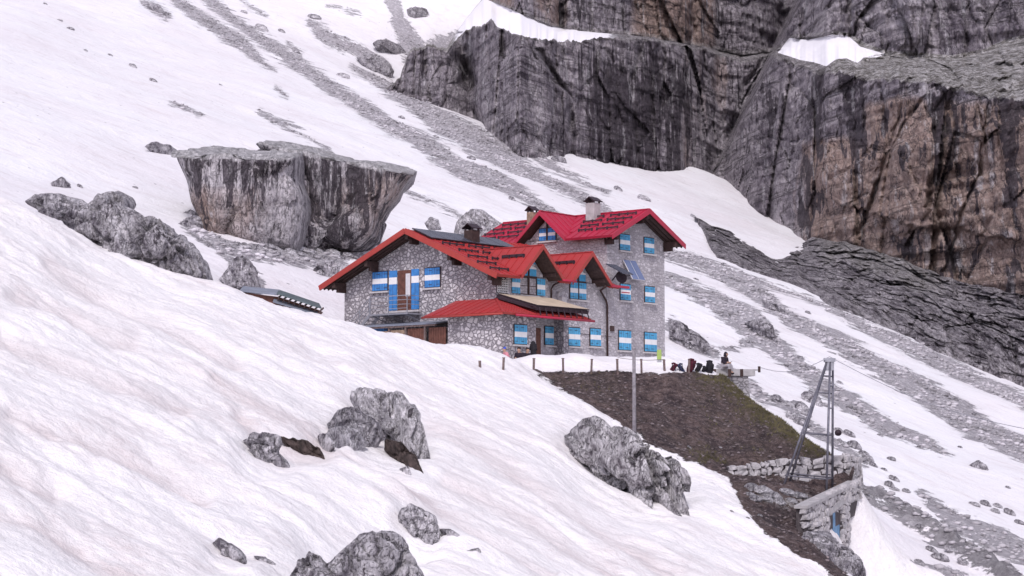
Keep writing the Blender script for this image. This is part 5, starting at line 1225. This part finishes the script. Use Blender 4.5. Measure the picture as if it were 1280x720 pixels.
# fence posts
fp = [(600, 451, 459, 101.5), (629, 447, 463, 102), (667, 448, 467, 103), (704, 448, 467, 103.3), (739, 449, 468, 103.4), (772, 449, 468, 103.5), (802, 449, 468, 103.6), (831, 450, 469, 104.3), (861, 451, 468, 106), (681, 458, 465, 103)]
first = None; fence_objs = []
pm = MB(); pm.bar((0, 0, -.35), (0, 0, 1.0), .13, .11); pm.box((-.075, -.065, .97), (.075, .065, 1.02))
lab = ['shortest weathered post, farthest left, nearly buried in snow', 'weathered post in snow second from the left, left of the soil bank', 'wooden post at the left tip of the soil bank', 'wooden post in front of the porch pillar on the terrace edge', 'wooden post below the two small ground floor windows', 'wooden post just left of the tall grey pole',
       'wooden post just right of the tall grey pole', 'wooden post in front of the tower\'s right corner', 'pale wooden post standing before the backpacks']
for i, (px, t, b_, Y) in enumerate(fp[:9]):
    q = P(px, b_, Y) if 1 < i < 8 else ground_at(px, b_ - (i == 8) * 2, 60 if i < 8 else 101); Y = q.y; hgt = (b_ - t) / F * Y
    if first is None: first = pm.build('fence_post', M_POST); o = first
    else: o = first.copy(); COL.objects.link(o)
    o.location = q; o.scale = (1, 1, hgt); o.rotation_euler = (0, random.uniform(-.05, .05), random.uniform(-.3, .3)); tag(o, lab[i], 'post', 'posts along the terrace edge')
# tall grey pole in front
q = ground_at(793, 547); pm = MB(); pm.tube([(0, 0, -.5), (0, 0, 110 / F * q.y)], [.11, .085], n=12); pm.tube([(0, 0, 110 / F * q.y), (0, 0, 110 / F * q.y + .05)], .1, n=12)
o = pm.build('pole', plain('grey_pole_wood', (.25, .23, .25), .8, .25, 5)); o.location = q; tag(o, 'tall grey pole standing in the snow before the soil bank', 'pole')

# steel pylon
M_PYL = plain('weathered_steel', (.17, .165, .20), .5, .2, 5, .4)
base = P(1010, 604, 92.5); py_ = empty('cableway_pylon', base); tag(py_, 'leaning grey steel A frame pylon on the earth platform', 'pylon'); ol = -Vector(base)
top = P(1037, 452, 92.8)
feet = [P(979, 602, 91.0), P(986, 599, 93.6), P(1033, 607, 91.2), P(1037.5, 605, 93.8)]
tops = [top + Vector((-.16, -.14, 0)), top + Vector((-.10, .14, 0)), top + Vector((0, -.14, 0)), top + Vector((.19, .14, 0))]
feet[3] = feet[3] + Vector((.12, 0, 0))
for k in range(4):
    m = MB(ol); m.tube([feet[k] - Vector((0, 0, .25)), tops[k]], .06, n=10); m.build('leg', M_PYL, py_)
def lv(k, t): return feet[k].lerp(tops[k], t)
for a_, b_ in ((0, 1), (2, 3), (0, 2), (1, 3)):
    for t in ((.05, .40, .74, .88) if (a_, b_) in ((0, 2), (1, 3)) else (.05, .4, .62, .8)): m = MB(ol); m.tube([lv(a_, t), lv(b_, t)], .035, n=8); m.build('brace', M_PYL, py_)
m = MB(ol); m.box(top + Vector((-.26, -.25, -.02)), top + Vector((.26, .25, .08))); m.box(top + Vector((-.30, -.05, .08)), top + Vector((.30, .05, .18)))
m.box(top + Vector((-.2, -.2, -.45)), top + Vector((.18, .2, -.02))); m.build('top_plate', M_GALV, py_)
c = lv(3, .42) + Vector((.25, -.2, 0)); m = MB(ol); m.tube([c - Vector((.0, .12, 0)), c + Vector((0, .12, 0))], .16, n=20); m.tube([c - Vector((0, .16, 0)), c + Vector((0, .16, 0))], .07, n=10); m.build('pulley', M_GUARD, py_)
# cable over the pylon
m = MB(); pts = []
A_, B_, C_ = P(949, 459, 109.5), top + Vector((0, 0, .25)), P(1330, 545, 75)
for k in range(13): t = k / 12; q = A_.lerp(B_, t); q.z -= .5 * math.sin(math.pi * t); pts.append(q - A_)
for k in range(1, 13): t = k / 12; q = B_.lerp(C_, t); q.z -= .6 * math.sin(math.pi * t); pts.append(q - A_)
m.tube(pts, .014, n=5); o = m.build('cable', M_GALV); o.location = A_; tag(o, 'thin steel cable running from the terrace over the pylon to the right', 'cable')

# ---- people and backpacks
def skin(name, pts, edges, radii, mat, parent=None, loc=None, sub=2):
    me = bpy.data.meshes.new(name); me.from_pydata([tuple(p) for p in pts], edges, []); o = link(name, me, mat, parent, loc)
    radii = [r * 1.28 for r in radii]; sm = o.modifiers.new('skin', 'SKIN'); me.skin_vertices if me.skin_vertices else None
    if not me.skin_vertices:
        bm = bmesh.new(); bm.from_mesh(me); bm.verts.layers.skin.verify(); bm.to_mesh(me); bm.free()
    for i, r in enumerate(radii): me.skin_vertices[0].data[i].radius = (r, r) if not isinstance(r, tuple) else r; me.skin_vertices[0].data[i].use_root = (i == 0)
    s = o.modifiers.new('sub', 'SUBSURF'); s.levels = sub; s.render_levels = sub; return o
M_SKIN = plain('skin', (.42, .26, .20), .6, .05, 5); M_JKT = plain('dark_jacket', (.028, .020, .032), .8, .2, 6); M_TRS = plain('grey_trousers', (.33, .31, .34), .85, .15, 6)
M_HAIR = plain('dark_hair', (.03, .02, .02), .7, .2, 8); M_BOOT = plain('dark_boots', (.03, .025, .03), .7, .2, 6); M_REDC = plain('dark_red_cloth', (.075, .012, .025), .8, .2, 6); M_BLUC = plain('blue_cap', (.05, .10, .55), .8, .1, 6); M_PINK = plain('pink_cloth', (.6, .25, .3), .8, .1, 6)
def sitter(loc, rz, label, jkt, trs, hat, look=.5):
    """seated figure: hips at the origin, facing +x"""
    e = empty('person', loc, rz); tag(e, label, 'person')
    J = [(0, 0, .02), (.03, 0, .22), (.10, 0, .42), (.13, 0, .50), (.17, 0, .57), (.20, 0, .68), (.21, 0, .76),
         (.09, .19, .44), (.14, .25, .18), (.36, .16, .16), (.44, .12, .20), (.09, -.19, .44), (.14, -.25, .18), (.36, -.16, .18), (.44, -.10, .22),
         (.06, .10, 0), (.45, .13, .03), (.47, .13, -.40), (.60, .14, -.44), (.06, -.10, 0), (.45, -.13, .03), (.47, -.13, -.40), (.60, -.14, -.44)]
    E = [(0, 1), (1, 2), (2, 3), (3, 4), (4, 5), (5, 6), (2, 7), (7, 8), (8, 9), (9, 10), (2, 11), (11, 12), (12, 13), (13, 14), (0, 15), (15, 16), (16, 17), (17, 18), (0, 19), (19, 20), (20, 21), (21, 22)]
    Rr = [.13, .14, .15, .08, .055, .09, .085, .08, .055, .042, .035, .08, .055, .042, .035, .10, .075, .05, .045, .10, .075, .05, .045]
    skin('body', J, E, Rr, M_SKIN, e)
    jj = [(0, 0, .02), (.03, 0, .22), (.10, 0, .42), (.12, 0, .49), (.09, .19, .44), (.14, .25, .18), (.34, .165, .16), (.09, -.19, .44), (.14, -.25, .18), (.34, -.165, .18)]
    skin('jacket', jj, [(0, 1), (1, 2), (2, 3), (2, 4), (4, 5), (5, 6), (2, 7), (7, 8), (8, 9)], [.15, .165, .175, .085, .10, .07, .055, .10, .07, .055], jkt, e)
    tt = [(0, 0, .0), (.06, .10, 0), (.45, .13, .03), (.47, .13, -.36), (.06, -.10, 0), (.45, -.13, .03), (.47, -.13, -.36)]
    skin('trousers', tt, [(0, 1), (1, 2), (2, 3), (0, 4), (4, 5), (5, 6)], [.14, .12, .09, .065, .12, .09, .065], trs, e)
    for s in (.14, -.14): skin('boot', [(.46, s, -.40), (.50, s, -.45), (.64, s, -.46)], [(0, 1), (1, 2)], [.06, .065, .05], M_BOOT, e)
    skin('hair', [(.16, 0, .69), (.18, 0, .77), (.22, 0, .80)], [(0, 1), (1, 2)], [.09, .098, .085], hat, e)
    return e
q = P(905, 460.5, 108.6)
pe = sitter((q.x - .05, q.y - .25, q.z + .14), R(-35), 'person in dark hooded jacket and grey trousers sitting on the concrete deck', M_JKT, M_TRS, M_JKT)
skin('hood', [(.10, 0, .52), (.14, 0, .62), (.16, 0, .74), (.19, 0, .80)], [(0, 1), (1, 2), (2, 3)], [.11, .10, .105, .08], M_JKT, pe)
m = MB(); m.box((-.05, -.07, -.01), (.05, .07, .01)); o = m.build('smartphone', M_BLACK); o.location = (q.x + .37, q.y - .56, q.z + .38); o.rotation_euler = (0, -.5, 0); tag(o, 'small dark phone held by the person on the deck', 'phone')
# three people behind the snow berm
for (px, py, Y, lb, jk, ht, rz) in ((634, 442.5, 107.2, 'leftmost person by the porch wall, wearing a blue cap and pink top', M_PINK, M_BLUC, 200), (650, 443, 107.6, 'dark haired person in black by the porch wall, right of the blue cap', M_JKT, M_HAIR, 250), (657.5, 443.5, 108, 'rightmost person in dark clothes sitting by the porch wall', M_JKT, M_HAIR, -60)):
    q = P(px, py, Y); sitter((q.x, q.y, q.z - .42), R(rz), lb, jk, M_JKT, ht)
# dark figure standing at porch wall: hanging coat
q = P(666.5, 436, 108.2); m = MB(); m.tube([(0, 0, .45), (0, 0, .38), (.0, 0, .1), (.02, 0, -.35), (.0, 0, -.5)], [.05, .14, .16, .17, .12], n=12); m.tube([(-.14, 0, .3), (-.2, 0, -.1)], .05, n=8); m.tube([(.14, 0, .3), (.2, 0, -.1)], .05, n=8)
o = m.build('coat', M_BLACK); o.location = (q.x, q.y, q.z); tag(o, 'black coat hanging beside the porch doorway', 'coat')
# yellow-green vest on the tower's corner post
q = P(824, 444, 105.5); m = MB(); m.add([(-.2, 0, .42), (-.07, .02, .46), (0, .03, .36), (.07, .02, .46), (.2, 0, .42), (.23, -.02, 0), (.19, 0, -.38), (-.2, .01, -.34), (-.22, -.02, 0)] + [(x * .95, .07, z) for x, z in ((-.2, .42), (-.07, .46), (0, .36), (.07, .46), (.2, .42), (.23, 0), (.19, -.38), (-.2, -.34), (-.22, 0))],
         [tuple(range(9)), tuple(range(17, 8, -1))] + [(i, i + 9, (i + 1) % 9 + 9, (i + 1) % 9) for i in range(9)])
o = m.build('safety_vest', M_GREEN, bevel=.01); o.location = q; o.scale = (.62, .8, .75); tag(o, 'yellow green vest hanging in front of the tower window', 'vest')
# rope between posts
m = MB(); A_ = P(772, 447, 103.5); pts = []
for k in range(9): t = k / 8; q_ = A_.lerp(P(831, 449, 104.3), t); q_.z -= .1 * math.sin(math.pi * t); pts.append(q_ - A_)
m.tube(pts, .015, n=5); o = m.build('rope', M_POST); o.location = A_; tag(o, 'thin rope strung between the posts in front of the tower', 'rope')
def backpack(px, py, Y, s, label, mat, lean=0.0, rz=0.0):
    q = ground_at(px, py, 101); e = empty('backpack', q, rz); tag(e, label, 'backpack', None)
    v, f = ICO[4]; vv = np.sign(v) * np.abs(v) ** .75 * np.array([.19, .14, .30]) * s; vv = vv * (1 + fbm(v[:, 0] * 1.5, v[:, 1] * 1.5, v[:, 2] * 1.5, 3, int(px)) * .16)[:, None]
    vv[:, 0] += vv[:, 2] * lean; vv[:, 2] += .28 * s
    me = bpy.data.meshes.new('sack'); me.from_pydata(vv.tolist(), [], f); me.polygons.foreach_set('use_smooth', [True] * len(f)); link('sack', me, mat, e)
    m = MB(); m.tube([(-.1 * s, -.10 * s, .5 * s), (-.12 * s, -.2 * s, .35 * s), (-.1 * s, -.13 * s, .08 * s)], .022); m.tube([(.1 * s, -.10 * s, .5 * s), (.12 * s, -.2 * s, .35 * s), (.1 * s, -.13 * s, .08 * s)], .022); m.build('strap', M_BLACK, e)
    m = MB(); m.tube([(-.14 * s, 0, .56 * s), (0, .0, .60 * s), (.14 * s, 0, .56 * s)], .07 * s, n=10); m.build('lid', mat, e)
backpack(842, 464.5, 107.0, .8, 'small dark red backpack nearest the tower on the terrace bench', M_REDC, .6)
backpack(851, 464.5, 107.2, .75, 'low dark blue backpack between the dark red ones', plain('navy_cloth', (.03, .035, .08), .8, .2, 6), -.7)
backpack(864, 465, 107.8, 1.2, 'tallest red and black backpack behind the pale post', M_REDC, .35)
backpack(873, 465.5, 107.5, .85, 'black backpack slumped just right of the pale post', M_BLACK, .55)
backpack(880, 465.5, 107.9, .6, 'smallest black bag between the slumped backpack and the upright one', M_BLACK, .4)
backpack(887, 467, 107, 1.2, 'upright black backpack standing left of the seated person', M_BLACK, .1)
